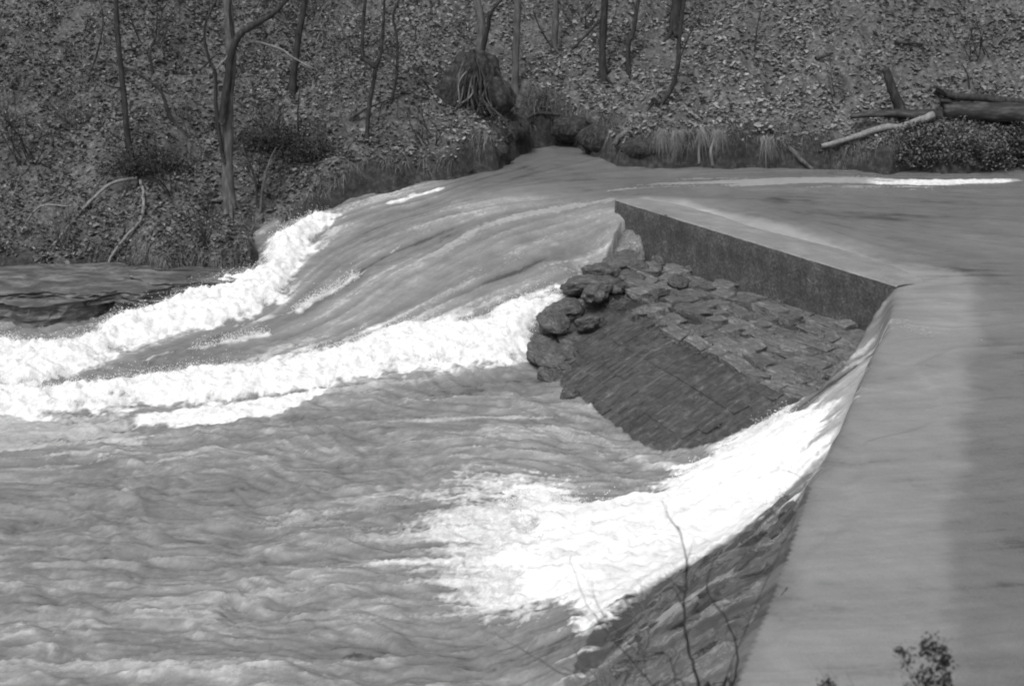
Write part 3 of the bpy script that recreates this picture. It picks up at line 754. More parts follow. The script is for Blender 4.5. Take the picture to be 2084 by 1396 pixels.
slab_px(180, 400, 612, 2.0, -2.25, .5, 8, 'dark narrow rock ledge ending beside the white rapids')
slab_px(240, 560, 572, 3.0, -1.9, .5, 12, 'mossy rock shelf under the bank next to the foam crest')

def blades(P, D, L_, wd, droop, shade, name, label, cat, mt='grass', nseg=3):
    """thin curved strips"""
    n = len(P); side = np.cross(D, np.array([0, 0, 1.0])); side += NR.normal(0, .2, side.shape); side /= np.linalg.norm(side, axis=1)[:, None]
    Vs = []
    for k in range(nseg+1):
        f = k/nseg; c = P+D*L_[:, None]*f+np.array([0, 0, -1.0])*(droop*L_*f*f)[:, None]; w_ = (wd*(1-.85*f))[:, None]
        Vs += [c-side*w_, c+side*w_]
    V = np.stack(Vs, 1).reshape(-1, 3); i = np.arange(n)[:, None]*(2*(nseg+1))
    F_ = np.concatenate([i+np.array([[2*k, 2*k+1, 2*k+3, 2*k+2]]) for k in range(nseg)], 0)
    return link(name, mesh_np(name, V, F_, True, {'shade': np.repeat(shade, 2*(nseg+1))}), M[mt], kind='stuff', label=label, category=cat)
# ------------------------------------------------------------------ trees
def limb_pts(p0, d, L_, n=6, wander=.12, up=.05):
    pts = [Vector(p0)]; d = Vector(d).normalized()
    for i in range(n):
        d = (d+Vector((R.gauss(0, wander), R.gauss(0, wander), R.gauss(0, wander)+up))).normalized(); pts.append(pts[-1]+d*L_/n)
    return pts, d
def twigs(tb, p, d, L_, r, lev):
    pts, dd = limb_pts(p, d, L_, 5, .16, .05); tb.tube(pts, [r*(1-.8*i/5) for i in range(6)], 5 if lev > 1 else 3, 0, False)
    if lev > 0:
        for k in range(R.randint(2, 4)):
            i = R.randint(1, 5); a_ = pts[i]
            twigs(tb, a_, dd+Vector((R.uniform(-1, 1), R.uniform(-1, 1), R.uniform(-.3, .9))), L_*R.uniform(.4, .65), r*.5, lev-1)
def tree(lab, pts, wpx, mt='bark', name='bare_tree', top=8.5, limbs=(), lean=0, cat='tree', group='bare trees on the wooded hillside', crown=True, roots=True, base=None):
    """pts: photograph positions base first; wpx: trunk width in photo pixels at the base"""
    b0 = base or hill_hit(*pts[0]); Yb = b0.y; org = b0.copy()
    k = b0.y/FPX*1.05; r0 = wpx*k/2
    t = thing(name, lab, cat, org, group)
    P3 = [b0-Vector((0, 0, .25))]+[atY(px, py, Yb+(.12*i if lean == 0 else lean*i)) for i, (px, py) in enumerate(pts[1:], 1)]
    if crown:
        d = (P3[-1]-P3[-2]).normalized(); d = (d+Vector((0, 0, .8))).normalized(); q, dd = limb_pts(P3[-1], d, max(1.5, top-(P3[-1].z-org.z)), 5, .06, .08); full = P3+q[1:]
    else: full = P3
    sp_ = spline(full, 4, r0*.05); n = len(sp_)
    rad = [r0*((1.25 if i < 2 and crown else 1)*(1-.78*(i/(n-1))**1.1)) for i in range(n)]
    tb = TB(org); tb.tube(sp_, rad, 9, .10); 
    if roots:
        for a_ in range(4):
            an = a_*1.6+R.uniform(0, 1); e = b0+Vector((math.cos(an)*r0*3, math.sin(an)*r0*3, 0)); e.z = float(terrain(np.array([e.x]), np.array([e.y]))[0])-.03
            tb.tube([b0+Vector((0, 0, r0*1.6)), (b0+e)/2+Vector((0, 0, r0*.5)), e], [r0*.6, r0*.4, r0*.15], 5)
    tb.build('trunk', M[mt], t)
    for lp, lw, lm in limbs:
        tb = TB(org); q = spline([atY(px, py, Yb-.1-.1*i) for i, (px, py) in enumerate(lp)], 4, .01); kk = len(q)
        tb.tube(q, [lw*k/2*(1-.6*i/(kk-1)) for i in range(kk)], 6, .08)
        if q[-1].z > 6 or lp[-1][1] <= 10:
            d = (q[-1]-q[-2]).normalized(); twigs(tb, q[-1], d+Vector((0, 0, .3)), 2.2, lw*k/2*.4, 2)
        tb.build('limb', M[lm], t)
    if crown:
        tb = TB(org)
        for i in range(7):
            p = sp_[int(n*R.uniform(.6, 1))-1]; an = R.uniform(0, 6.28)
            twigs(tb, p, Vector((math.cos(an), math.sin(an), R.uniform(.2, 1))), R.uniform(1.2, 2.4), r0*.32, 2)
        for i in range(7):
            p = sp_[max(2, int(n*R.uniform(.12, .5)))]; an = R.uniform(0, 6.28)
            twigs(tb, p, Vector((math.cos(an), math.sin(an), R.uniform(-.1, .9))), R.uniform(.6, 1.7), min(.024, r0*.3), 2)
        tb.build('crown', M[mt], t)
    return t
tree('thin dark leaning tree rooted on the pale root arch above left rocks', [(280,352),(262,290),(250,180),(240,80),(235,-20)], 13, 'bark')
tree('stout pale double-limbed tree with dark crossing branches in left centre', [(468,425),(462,330),(466,200),(470,90),(462,-20)], 25, 'bark_mid',
     limbs=[([(452,250),(462,175),(478,85),(520,50),(560,25),(592,-10)], 18, 'bark'), ([(455,330),(440,230),(438,150),(425,120),(415,60),(440,0)], 9, 'bark'),
            ([(430,150),(460,120),(490,75),(530,60)], 5, 'bark_pale'), ([(478,85),(470,50),(468,0)], 10, 'bark'), ([(500,82),(560,95),(600,120),(640,140)], 5, 'bark_pale')])
tree('straight dark slender tree between the stout pale tree and the forked sapling', [(592,185),(604,100),(618,20),(622,-20)], 14, 'bark')
tree('slim tree forking into a wide U above the river bank', [(745,285),(752,210),(763,140),(738,115),(740,40),(746,-20)], 9, 'bark', limbs=[([(763,140),(775,110),(780,50),(785,-10)], 9, 'bark'), ([(738,118),(762,138)], 12, 'bark')])
tree('crooked thin sapling just right of the U forked tree', [(790,215),(806,160),(808,80),(800,30),(822,-20)], 6, 'bark')
tree('tree rising from the big root mound above the bank', [(972,215),(975,120),(980,60),(966,-20)], 20, 'bark_mid', limbs=[([(982,100),(992,60),(1000,25),(1032,-10)], 11, 'bark')])
tree('pale straight trunk just right of the root mound', [(1046,195),(1050,100),(1056,-20)], 15, 'bark_mid')
tree('mid grey trunk with a flared dark foot at upper middle', [(1126,105),(1130,50),(1132,-20)], 14, 'bark_mid', limbs=[([(1126,100),(1100,60),(1085,20)], 4, 'bark')])
tree('straight tree with the darkest foot standing right of centre', [(1228,165),(1226,100),(1232,-20)], 16, 'bark')
tree('short tree crowded right beside the dark footed tree', [(1279,152),(1278,95),(1290,60),(1302,-20)], 10, 'bark')
tree('thickest dark trunk cut by the upper frame right of centre', [(1369,80),(1374,30),(1380,-20)], 20, 'bark')
tree('young tree sweeping out in a curved foot towards the water', [(1330,212),(1362,190),(1378,140),(1382,80),(1394,-20)], 11, 'bark', limbs=[([(1380,130),(1400,80),(1430,20)], 4, 'bark')])
tree('bent sapling arching leftwards over the left hillside', [(420,292),(370,270),(345,235),(322,180),(250,135),(200,120)], 11, 'bark', crown=False, name='sapling', cat='sapling', group='bare saplings on the wooded hillside', roots=False)
tree('small zigzag sapling left of the stout pale tree', [(312,152),(306,110),(315,80),(345,40)], 6, 'bark', crown=False, name='sapling', cat='sapling', group='bare saplings on the wooded hillside', roots=False)
tree('dark leaning sapling reaching out over the bank below the forked tree', [(622,305),(680,270),(740,225),(800,200)], 9, 'bark', crown=False, name='sapling', cat='sapling', group='bare saplings on the wooded hillside', roots=False)
tree('thin sapling pair stem nearest the foam crest', [(528,430),(535,380),(548,330),(562,300)], 7, 'bark_mid', crown=False, name='sapling', cat='sapling', group='bare saplings on the wooded hillside', roots=False)
tree('thin dark sapling leaning left beside the foam crest', [(524,425),(520,370),(500,310),(490,260)], 6, 'bark', crown=False, name='sapling', cat='sapling', group='bare saplings on the wooded hillside', roots=False)
tree('upright sapling standing behind the fallen log at right', [(1974,183),(1970,155),(1956,128)], 5, 'bark', crown=False, name='sapling', cat='sapling', group='bare saplings on the wooded hillside', roots=False)
tree('slim faint sapling in the middle of the leafy slope', [(1535,110),(1542,50),(1560,-10)], 4, 'bark', crown=False, name='sapling', cat='sapling', group='bare saplings on the wooded hillside', roots=False)
tree('thin sapling left of the tall leaning tree in the far left', [(170,170),(200,100),(210,30),(190,-20)], 5, 'bark', crown=False, name='sapling', cat='sapling', group='bare saplings on the wooded hillside', roots=False)
tree('low dark sapling stem above the middle of the bank', [(610,300),(606,230),(612,170)], 5, 'bark', crown=False, name='sapling', cat='sapling', group='bare saplings on the wooded hillside', roots=False)
tree('short twisted sapling between the U forked tree and root mound', [(852,100),(846,75),(850,50),(880,35)], 4, 'bark', crown=False, name='sapling', cat='sapling', group='bare saplings on the wooded hillside', roots=False)

# arching pale roots under the leaning tree
rb = hill_hit(280, 352); t = thing('root_arch', 'two bleached roots arching down from the leaning tree to the left rocks', 'root', rb)
for pp, wd in (([(278,362),(225,375),(175,420),(140,460),(108,500)], 7), ([(286,368),(292,410),(285,450),(258,480),(228,520),(222,535)], 7)):
    base_ = [hill_hit(px, py) for px, py in (pp[0], pp[-1])]; Yr = [base_[0].y-.4, min(base_[1].y, base_[0].y)-.1]
    q = spline([atY(px, py, min(Yr[0]+(Yr[1]-Yr[0])*i/(len(pp)-1), hill_hit(px, py).y-.25)) for i, (px, py) in enumerate(pp)], 5, .01)
    tb = TB(rb); tb.tube(q, [wd*.018/2*1.0*(1-.3*i/len(q)) for i in range(len(q))], 7, .08); tb.build('root', M['bark_pale'], t)
rk = hill_hit(280, 335)
def clump_mesh(seed, n, size, zsc=1):
    pass

# root mound under the middle tree, made of many ropy roots over an earth lump
rm_ = hill_hit(968, 225)
t = thing('root_mound', 'tall dark stump shaped mound of matted roots under the middle tree', 'root mound', rm_)
lump('earth_core', rm_+Vector((.05, .4, .8)), 1.0, .7, 1.5, 3, M['earth'], t, rm_)
lump('earth_core', rm_+Vector((-.75, .3, .6)), .8, .55, 1.0, 6, M['earth'], t, rm_)
lump('earth_core', rm_+Vector((.75, .2, .35)), .7, .5, .8, 8, M['earth'], t, rm_)
for k in range(34):
    a0 = R.uniform(-1.05, 1.05); top = rm_+Vector((a0*R.uniform(.1, .9), -.3, R.uniform(.7, 2.3))); bot = rm_+Vector((a0*R.uniform(.7, 1.7), -R.uniform(.6, 1.0), R.uniform(-.5, .5)))
    md = (top+bot)/2+Vector((R.uniform(-.3, .3), -.25, R.uniform(-.2, .2))); tb = TB(rm_); tb.tube(spline([top, md, bot], 5, .012), [R.uniform(.012, .04)]*11, 5, .1)
    tb.build('root', M['bark_pale' if k == 3 else R.choice(['bark', 'bark_mid', 'bark'])], t)

# roots and overhanging lip of the bank
def root_thing(lab, pts, wd, mt, dY=-.15, group='roots showing along the cut bank'):
    b0 = hill_hit(*pts[0]); q = spline([atY(px, py, min(hill_hit(px, min(py, 335)).y-.1, b0.y+dY-.08*i)) for i, (px, py) in enumerate(pts)], 5, .012)
    tb = TB(b0); tb.tube(q, [wd*b0.y/FPX/2*(1-.4*i/len(q)) for i in range(len(q))], 7, .1)
    o = tb.build('exposed_root', M[mt]); o.location = b0; o['label'] = lab; o['category'] = 'root'; o['group'] = group
root_thing('pale root bending down over the bank right of the dark hollow', [(1290,262),(1262,278),(1250,296)], 16, 'bark_mid')
root_thing('thin pale root hanging to the water right of centre bank', [(1425,262),(1424,290),(1422,335)], 8, 'bark_pale')
root_thing('forked pale root hanging nearest the middle of the right bank', [(1465,262),(1448,300),(1450,340)], 9, 'bark_pale')
root_thing('broad leaning root running down under the fallen branch', [(1605,300),(1630,325),(1655,345)], 12, 'bark_mid')
root_thing('dark arching root over the hollow in the bank', [(1150,235),(1090,232),(1050,262),(1010,300)], 8, 'bark')
root_thing('curved dark root at the right side of the hollow', [(1160,258),(1190,246),(1215,262),(1222,290)], 9, 'bark')

for (px, py, Yd, sx, sz, lab) in ((1035,262,54.6,.9,.55,'dark overhanging earth clod added to shade the left rim of the bank hollow'), (1095,243,57.2,1.15,.4,'dark earth lip added to overhang and shade the bank hollow'),
     (1165,262,56.0,.8,.5,'rounded earth clod added to shade the right rim of the bank hollow'), (1222,280,54.2,.9,.6,'big dark earth clod added for shade between the hollow and the pale bent root'),
     (985,315,52.6,1.0,.55,'dark slumped earth clod on the bank left of the hollow'), (905,345,51.4,1.1,.5,'low slumped dark clod at the water edge beside the upper foam strip'),
     (1330,300,52.2,1.2,.5,'dark undercut clod under the grassy lip right of the bent root'), (800,370,51.0,1.0,.4,'smallest dark earth clod low on the bank above the upper foam strip')):
    p = atY(px, py, Yd); t = thing('added_clod', lab, 'clod', p, 'dark earth clods added along the cut bank')  # added lumps of earth; those round the hollow are there to shade it
    lump('earth_core', p, sx, .6, sz, px*.37, M['earth'], t, p, 3)
    n = 900; th = NR.uniform(0, 6.283, n); rr = NR.uniform(0, 1, n)**.5; Q = np.stack([np.cos(th)*rr*sx*.85, np.sin(th)*rr*.5, np.sqrt(np.clip(1-rr**2, 0, 1))*sz*.85], -1)
    D = np.stack([NR.normal(0, .5, n)+Q[:, 0]/sx, -NR.uniform(.1, 1, n), NR.uniform(0, .6, n)], -1); D /= np.linalg.norm(D, axis=1)[:, None]
    o = blades(Q, D, NR.uniform(.12, .4, n), NR.uniform(.004, .010, n), NR.uniform(.5, 1.4, n), NR.uniform(.02, .13, n), 'grass_tuft', 'x', 'x'); o.parent = t; del o['label']; del o['category']

# pale grass hanging in locks from the right bank lip
for (px, py, w_, lab) in ((1345,268,26,'pale lock of dead grass hanging just right of the bent bank root'), (1375,274,20,'narrow pale grass lock hanging left of the thin pale root'), (1462,272,24,'pale grass lock round the forked pale root'),
     (1425,270,12,'thin wisp of grass round the thin pale root'), (1560,285,26,'dull grass lock hanging over the right bank before the leaning root')):
    p = hill_hit(px, py); p = p+Vector((0, -.1, .05)); n = 170; sx = w_*p.y/FPX*.62
    Q = np.stack([NR.normal(0, sx*.5, n), NR.uniform(-.25, .15, n), NR.normal(0, .05, n)], -1)
    D = np.stack([NR.normal(0, .28, n)-Q[:, 0]*.5, -NR.uniform(.35, .8, n), -NR.uniform(.2, .9, n)], -1); D /= np.linalg.norm(D, axis=1)[:, None]
    o = blades(Q, D, NR.uniform(.2, .95, n)*np.exp(-(Q[:, 0]/sx)**2*.9), NR.uniform(.004, .010, n), NR.uniform(.3, .7, n), NR.uniform(.05, .24, n), 'grass_lock', lab, 'grass'); o.location = p; del o['kind']; o['group'] = 'locks of grass hanging from the bank'
# leafless thickets
for i, (px, py, ns, ht, mt_, lab) in enumerate(((60,330,9,1.9,'bark','leafless dark thicket at the far left edge of the slope'), (150,260,8,1.6,'bark_mid','greyish leafless thicket left of the leaning tree'), (350,400,9,1.6,'bark','leafless dark thicket between the arched roots and the stout tree'),
     (400,330,7,1.7,'bark_mid','twiggy leafless shrub touching the left side of the stout tree'), (540,400,9,1.5,'bark','leafless thicket beside the top of the foam crest'), (560,300,7,1.8,'bark','tall twiggy shrub behind the ivy right of the stout tree'),
     (660,300,8,1.3,'bark_mid','low leafless shrub on the lip left of the U forked tree'), (130,500,8,1.2,'bark_mid','low twiggy shrub at the feet of the arched roots'), (420,500,8,1.2,'bark','low dark twiggy shrub on the bank over the rock shelf'),
     (880,290,7,1.2,'bark','small leafless shrub on the bank left of the root mound'), (300,90,7,2.0,'bark','high leafless thicket behind the leaning tree'), (700,120,6,1.7,'bark_mid','faint leafless shrub left of the U forked tree'),
     (1180,60,6,1.6,'bark','leafless shrub high between the two middle trunks'), (1700,200,5,1.2,'bark_mid','sparse leafless shrub on the slope left of the leaning post'), (1985,120,7,1.6,'bark','leafless thicket high behind the fallen logs'))):
    b0 = hill_hit(px, py); t = thing('leafless_shrub', lab, 'shrub', b0, 'leafless shrubs on the far slope')
    for k in range(ns):
        tb = TB(b0); q0 = b0+Vector((R.gauss(0, .25), R.gauss(0, .2), -.1))
        twigs(tb, q0, Vector((R.gauss(0, .55), R.gauss(-.15, .4), 1)), ht*R.uniform(.6, 1.3), R.uniform(.018, .034), 2); tb.build('stem', M[mt_], t)

# ------------------------------------------------------------------ fallen logs, right
def log(lab, pts, w0, w1, mt='log', dY=0, name='fallen_log', cat='log', nseg=6, extra=(), group='fallen logs and branches on the right bank', zoff=0):
    b0 = hill_hit(*pts[0]); Yc = min(hill_hit(*p).y for p in pts if p[0] < 2150)-w1*.009-.1; org = atY(*pts[0], Yc); t = thing(name, lab, cat, org, group); k = Yc/FPX*1.05
    q = spline([atY(px, py, Yc) for px, py in pts], nseg, .01); tb = TB(org); n = len(q)
    tb.tube(q, [(w0+(w1-w0)*i/(n-1))*k/2 for i in range(n)], 12, .07); tb.build('trunk', M[mt], t)
    for ep, ew in extra:
        q = spline([atY(px, py, Yc-.12) for px, py in ep], 4, .01); tb = TB(org); n = len(q); tb.tube(q, [ew*k/2*(1-.5*i/n) for i in range(n)], 7, .1); tb.build('branch_stub', M[mt], t)
log('thickest dark fallen log running out of the right side', [(1915,226),(1990,228),(2084,232),(2300,240)], 36, 44, dY=-.5, extra=[([(1920,230),(1935,210),(1915,205)], 12), ([(1930,240),(1918,225),(1905,222)], 14)])
log('slender dark fallen trunk lying above the thickest log', [(1905,182),(1940,196),(2000,200),(2084,210),(2300,222)], 11, 20, mt='bark', dY=-.3, extra=[([(1925,190),(1912,180),(1900,178)], 5)])
log('long straight log lying left of the thickest log', [(1730,236),(1800,232),(1860,233),(1918,234)], 10, 24, dY=-.3)
log('bleached branch sloping down to the water below the logs', [(1672,297),(1730,282),(1790,262),(1840,256),(1900,234)], 9, 16, mt='bark_pale', dY=.1, name='fallen_branch', cat='branch')
log('leaning dark broken post sticking up among the fallen logs', [(1840,242),(1825,205),(1812,170),(1802,140)], 24, 14, mt='bark', dY=-.6, name='broken_snag', cat='snag', extra=[([(1838,240),(1850,250),(1858,258)], 14)])
log('short dark stick lying high on the right slope', [(1822,86),(1850,88),(1880,90)], 6, 4, mt='bark', name='fallen_branch', cat='branch')
log('dark crooked stick on the slope left of the leaning post', [(1660,120),(1680,114),(1695,108)], 8, 4, mt='bark', name='fallen_branch', cat='branch')
log('pale long thin branch leaning across the upper right corner', [(2030,90),(2060,60),(2110,20)], 4, 3, mt='bark_mid', name='fallen_branch', cat='branch', dY=-.5)
log('fallen stick lying on the slope between two trees upper middle', [(1165,98),(1190,75),(1222,42)], 5, 4, mt='bark', name='fallen_branch', cat='branch', dY=-.3)
log('dark tangle stick at the top of left slope', [(395,145),(410,140),(440,110)], 7, 3, mt='bark', name='fallen_branch', cat='branch', dY=-.3)
log('pale curved branch lying on the far left slope', [(45,470),(62,440),(88,418),(140,420)], 5, 4, mt='bark_pale', name='fallen_branch', cat='branch', dY=-.4)

# ------------------------------------------------------------------ leaf litter, undergrowth, grasses (nobody could count them)
def leaf_cards(P, size, tilt, shade, aspect=.6):
    n = len(P); az = NR.uniform(0, 2*np.pi, n); tl = NR.normal(0, tilt, n); tl2 = NR.normal(0, tilt, n)
    a_ = np.stack([np.cos(az), np.sin(az), np.sin(tl)], -1); b_ = np.stack([-np.sin(az), np.cos(az), np.sin(tl2)], -1)
    a_ /= np.linalg.norm(a_, axis=1)[:, None]; b_ /= np.linalg.norm(b_, axis=1)[:, None]; nn = np.cross(a_, b_)
    s1 = size[:, None]; fold = NR.uniform(.05, .35, (n, 1))
    V = np.stack([P-a_*s1*.5, P+b_*s1*aspect*.5-nn*s1*fold*-.5, P+a_*s1*.5, P-b_*s1*aspect*.5+nn*s1*fold*.5], 1).reshape(-1, 3)
    i = np.arange(n)[:, None]*4; F_ = np.concatenate([i+np.array([[0, 1, 2]]), i+np.array([[0, 2, 3]])], 0)
    return V, F_, np.repeat(shade, 4)
def scatter(n, x0, x1, s0, s1):
    out = []; tot = 0
    while tot < n:
        x = NR.uniform(x0, x1, n); y = NR.uniform(42, 72, n); s = bank_s(x, y); k = (s > s0) & (s < s1); out.append(np.stack([x[k], y[k]], -1)); tot += k.sum()
    return np.concatenate(out)[:n]
def wrap(P):
    return np.stack([P[:, 0], P[:, 1], terrain(P[:, 0], P[:, 1])+(fbm(P[:, 0]*4, P[:, 1]*4, seed=31, o=3)-.5)*.16], -1)
q = scatter(135000, -25, 27, .3, 17); q = q[NR.rand(len(q)) < .25+1.5*sstep(.36, .56, fbm(q[:, 0]*.8, q[:, 1]*.8, seed=13))]; P = wrap(q); P[:, 2] += NR.exponential(.035, len(P))
patch = fbm(P[:, 0]*.5, P[:, 1]*.5, seed=14); fine = fbm(P[:, 0]*2.2, P[:, 1]*2.2, seed=15)
shade = NR.gamma(3.2, .052, len(P))*(.1+1.8*patch)*(.15+1.7*fine)+.025
shade = np.clip(.02+.26*(1-np.exp(-shade/.20))*1.15*(1-.38*sstep(-3, -12, P[:, 0]))*(1-.25*sstep(9, 18, P[:, 0])), .02, .6)
V, F_, A = leaf_cards(P, np.clip(NR.gamma(4, .034, len(P)), .05, .3), .42, shade, .75)
link('leaf_litter', mesh_np('leaf_litter', V, F_, False, {'shade': A}), M['leaf'], kind='stuff', label='dead leaves carpeting the wooded hillside', category='leaf litter')
# low evergreen undergrowth, thick on the left slope
q = scatter(60000, -25, 6, .2, 15); pr = sstep(3, -10, q[:, 0])*.9+.1; den = fbm(q[:, 0]*.6, q[:, 1]*.6, seed=24); q = q[(NR.rand(len(q)) < pr) & (den > .42)]
P = wrap(q); hgt = .15+.75*sstep(.45, .7, fbm(q[:, 0]*.9, q[:, 1]*.9, seed=25)); P[:, 2] += NR.rand(len(P))**.6*hgt
shade = NR.uniform(.03, .13, len(P))*(.6+.9*fbm(P[:, 0]*1.5, P[:, 1]*1.5, seed=26))
shade = np.where(NR.rand(len(P)) < .1, shade*2.4, shade)
V, F_, A = leaf_cards(P, NR.uniform(.06, .17, len(P)), .8, shade)
link('undergrowth', mesh_np('undergrowth', V, F_, False, {'shade': A}), M['ivy'], kind='stuff', label='dark ivy and bramble undergrowth on the left slope', category='undergrowth')
# grass and rootlets hanging over the lip of the cut bank
q = scatter(40000, -14, 20, .25, .95); q = q[fbm(q[:, 0]*1.6, q[:, 1]*1.6, seed=28) > .44][:15000]; P = wrap(q); n = len(P)
D = np.stack([NR.normal(0, .35, n), -NR.uniform(.2, 1, n), NR.uniform(-.1, .7, n)], -1); D /= np.linalg.norm(D, axis=1)[:, None]
pt = fbm(P[:, 0]*.9, P[:, 1]*.9, seed=29)
blades(P, D, NR.uniform(.15, .5, n), NR.uniform(.004, .011, n), NR.uniform(.4, 1.5, n), NR.uniform(.04, .2, n)*(.3+1.4*pt), 'bank_grass', 'withered grass and rootlets hanging over the bank lip', 'grass')
# fallen twigs and bare brushwood on the slope
q = scatter(30000, -25, 27, .4, 14); q = q[NR.rand(len(q)) < .10+.32*sstep(6, -12, q[:, 0])]; P = wrap(q); n = len(P); P[:, 2] += .03
D = np.stack([NR.normal(0, 1, n), NR.normal(0, 1, n), np.abs(NR.normal(.5, .7, n))], -1); D /= np.linalg.norm(D, axis=1)[:, None]
blades(P, D, NR.gamma(2.2, .28, n)+.2, NR.uniform(.004, .012, n), NR.uniform(-.3, .6, n), np.where(NR.rand(n) < .42, NR.uniform(.14, .3, n), NR.uniform(.02, .07, n)), 'brushwood', 'thin bare twigs and brush tangled over the hillside', 'twigs', 'twig', 5)

# leafy hummock overhanging the water at the right, brush clump by the leaning tree
def leafy(name, lab, cat, c, sx, sy, sz, n, lo, hi, leafsz=(.05, .13), seed=1, group=None, core=True, spread=(.75, 1.12)):
    t = thing(name, lab, cat, c, group)
    if core: lump('earth_core', Vector(c), sx*.82, sy*.82, sz*.82, seed, M['earth'], t, Vector(c))
    th = NR.uniform(0, 2*np.pi, n); cz = NR.uniform(-.4, 1, n); rr = NR.uniform(*spread, n); sq = np.sqrt(1-np.clip(cz, -1, 1)**2)
    u = np.stack([np.cos(th)*sq, np.sin(th)*sq, cz], -1)
    nz = fbm(u[:, 0]*1.7+seed, u[:, 1]*1.7, u[:, 2]*1.7+5, o=4, seed=85)
    P = u*(.62+.76*nz)[:, None]*np.array([sx, sy, sz])*rr[:, None]
    dens = fbm(P[:, 0]*2.5, P[:, 1]*2.5, P[:, 2]*2.5, seed=86); P = P[dens > .40]
    sh = NR.uniform(lo, hi, len(P)); V, F_, A = leaf_cards(P, NR.uniform(*leafsz, len(P)), .8, sh)
    link('foliage', mesh_np('foliage', V, F_, False, {'shade': A}), M['ivy'], t, kind='stuff')
    return t
hx = at(1950, 345, 0)
leafy('leafy_hummock', 'leafy hummock overhanging the water below the fallen logs', 'hummock', (hx[0]-.5, hx[1]+.5, .7), 2.6, 1.4, 1.0, 26000, .04, .17, leafsz=(.06, .15), spread=(.82, 1.3), seed=4)
leafy('leafy_hummock', 'smaller dark leafy hummock running out of the right side', 'hummock', (hx[0]+2.9, hx[1]+.9, .9), 2.2, 1.3, .95, 16000, .03, .12, leafsz=(.06, .15), spread=(.82, 1.3), seed=9)
b0 = hill_hit(300, 345); leafy('ivy_clump', 'dark ivy clump round the foot of the leaning tree at left', 'ivy', b0+Vector((.1, -.1, .1)), .95, .6, .4, 5000, .015, .06, seed=12, spread=(.5, 1.9))
b0 = hill_hit(540, 300); leafy('ivy_clump', 'dark bush hanging above the bank beside the stout pale tree', 'ivy', b0+Vector((.2, -.1, .2)), 1.0, .6, .45, 5000, .02, .08, seed=14, spread=(.5, 1.9))
b0 = hill_hit(640, 320); leafy('ivy_clump', 'low dark bush at the foot of the dark leaning sapling', 'ivy', b0+Vector((.1, -.1, .05)), .9, .5, .35, 4000, .02, .07, seed=16, spread=(.5, 1.9))

# moss, silt and small rubble caught on the rough courses
n = 9000; P = np.empty((n, 3)); k = 0; shd = np.empty(n)
for i in range(n):
    s = R.random(); q = R.uniform(0, 1.12) if R.random() < .85 else R.uniform(1, 2); p = apronA(s, q); P[i] = (p.x, p.y, p.z+R.uniform(0, .09))
g_ = fbm(P[:, 0]*1.6, P[:, 1]*1.6, seed=95); P = P[g_ > .47]; n = len(P)
V, F_, A = leaf_cards(P, NR.uniform(.02, .07, n), .8, NR.uniform(.04, .17, n))
link('moss', mesh_np('moss', V, F_, True, {'shade': A}), M['leaf'], kind='stuff', label='moss and silt caught between the rough courses', category='moss')

# ------------------------------------------------------------------ near bank shrubs in front, out of focus
def near_shrub(lab, base, stems, mt, name='bare_shrub', leaves=None, group='bare shrubs on the near bank'):
    base = Vector(base); t = thing(name, lab, 'shrub', base, group)
    for pp, Yd, wd in stems:
        pts = [base]+[atY(px, py, Yd) for px, py in pp]; q = spline(pts, 6, .004); n = len(q); tb = TB(base)
        tb.tube(q, [wd*(1-.75*i/(n-1)) for i in range(n)], 5, .1)
        for k in range(7):
            i = R.randint(n//3, n-2); d = (q[i+1]-q[i-1]).normalized()
            tw, _ = limb_pts(q[i], d+Vector((R.gauss(0, .7), R.gauss(0, .3), R.gauss(.1, .4))), R.uniform(.1, .35), 4, .2, .05); tb.tube(tw, [wd*.32*(1-.7*j/4) for j in range(5)], 4, 0, False)
        tb.build('stem', M[mt], t)
    return t
def gz(x, y): return float(terrain(np.array([x]), np.array([y]))[0])
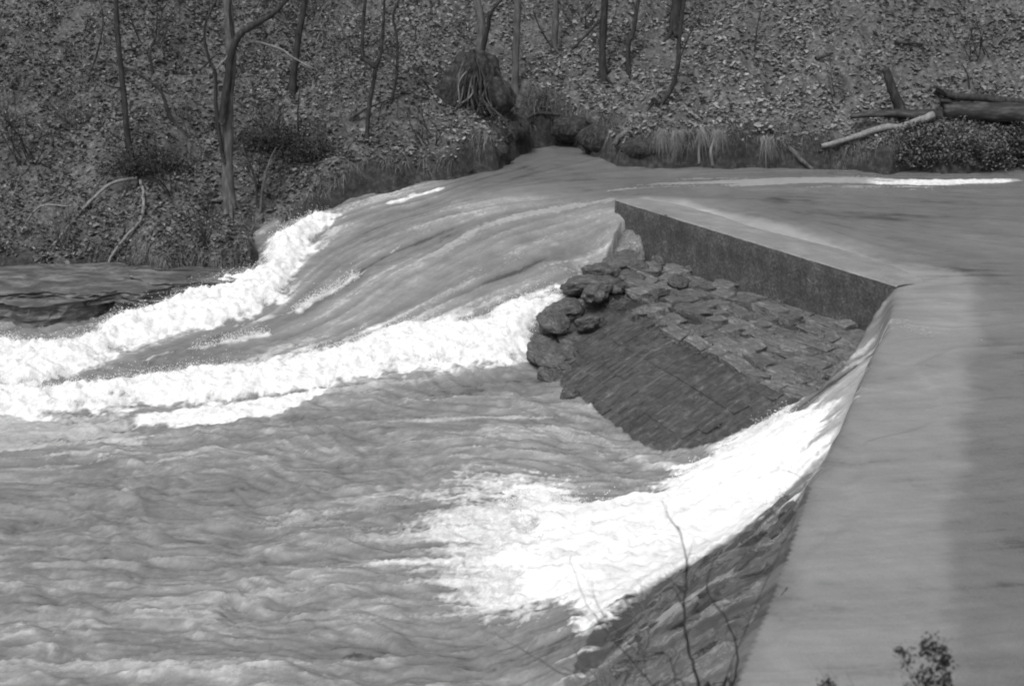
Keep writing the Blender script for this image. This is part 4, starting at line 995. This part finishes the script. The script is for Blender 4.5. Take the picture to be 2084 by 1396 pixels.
near_shrub('bare dark shrub with slender twigs rising at the bottom centre', (1.15, 8.3, gz(1.15, 8.3)-.05),
  [([(1440,1500),(1425,1400),(1402,1320),(1392,1240),(1398,1150),(1380,1070)], 10.2, .018), ([(1460,1480),(1490,1396),(1500,1330),(1478,1260),(1440,1200),(1455,1130)], 10.4, .013),
   ([(1400,1480),(1330,1396),(1240,1290),(1190,1220),(1160,1130)], 10.3, .007), ([(1440,1480),(1470,1396),(1560,1180),(1640,990),(1560,955)], 10.8, .006), ([(1380,1450),(1300,1330),(1220,1240),(1205,1180)], 10.1, .006)], 'bark')
near_shrub('pale dry reed stems fanning up at the bottom edge beside the dark masonry', (.5, 8.6, gz(.5, 8.6)-.05),
  [([(1230,1480),(1140,1370),(1060,1320),(1010,1290)], 10.6, .012), ([(1240,1470),(1180,1380),(1110,1345)], 10.7, .010), ([(1250,1480),(1190,1370),(1165,1310)], 10.4, .010), ([(1280,1480),(1300,1290),(1270,1220)], 10.6, .008), ([(1290,1480),(1320,1290),(1290,1200)], 10.5, .008)], 'bark_pale')
t = near_shrub('dark leafy shrub tip blurred at the bottom right', (2.9, 8.0, gz(2.9, 8.0)-.05),
  [([(1870,1500),(1900,1420),(1920,1350),(1890,1310)], 9.6, .007), ([(1880,1500),(1890,1440),(1860,1390),(1840,1330)], 9.7, .006), ([(1760,1500),(1700,1420),(1680,1385)], 9.6, .005)], 'bark', name='leafy_shrub', group=None)
pts = []
for (px, py, sp, n) in ((1895,1318,26,190),(1922,1345,18,130),(1850,1335,18,60),(1885,1385,34,260),(1685,1394,16,80),(1925,1390,18,110),(1830,1325,14,30)):
    for k in range(n): pts.append(atY(px+R.gauss(0, sp*.55), py+R.gauss(0, sp*.5), 9.65+R.gauss(0, .08))-t.location)
P = np.array([tuple(p) for p in pts]); V, F_, A = leaf_cards(P, NR.uniform(.02, .05, len(P)), 1.0, NR.uniform(.01, .04, len(P)))
link('foliage', mesh_np('foliage', V, F_, False, {'shade': A}), M['ivy'], t, kind='stuff')
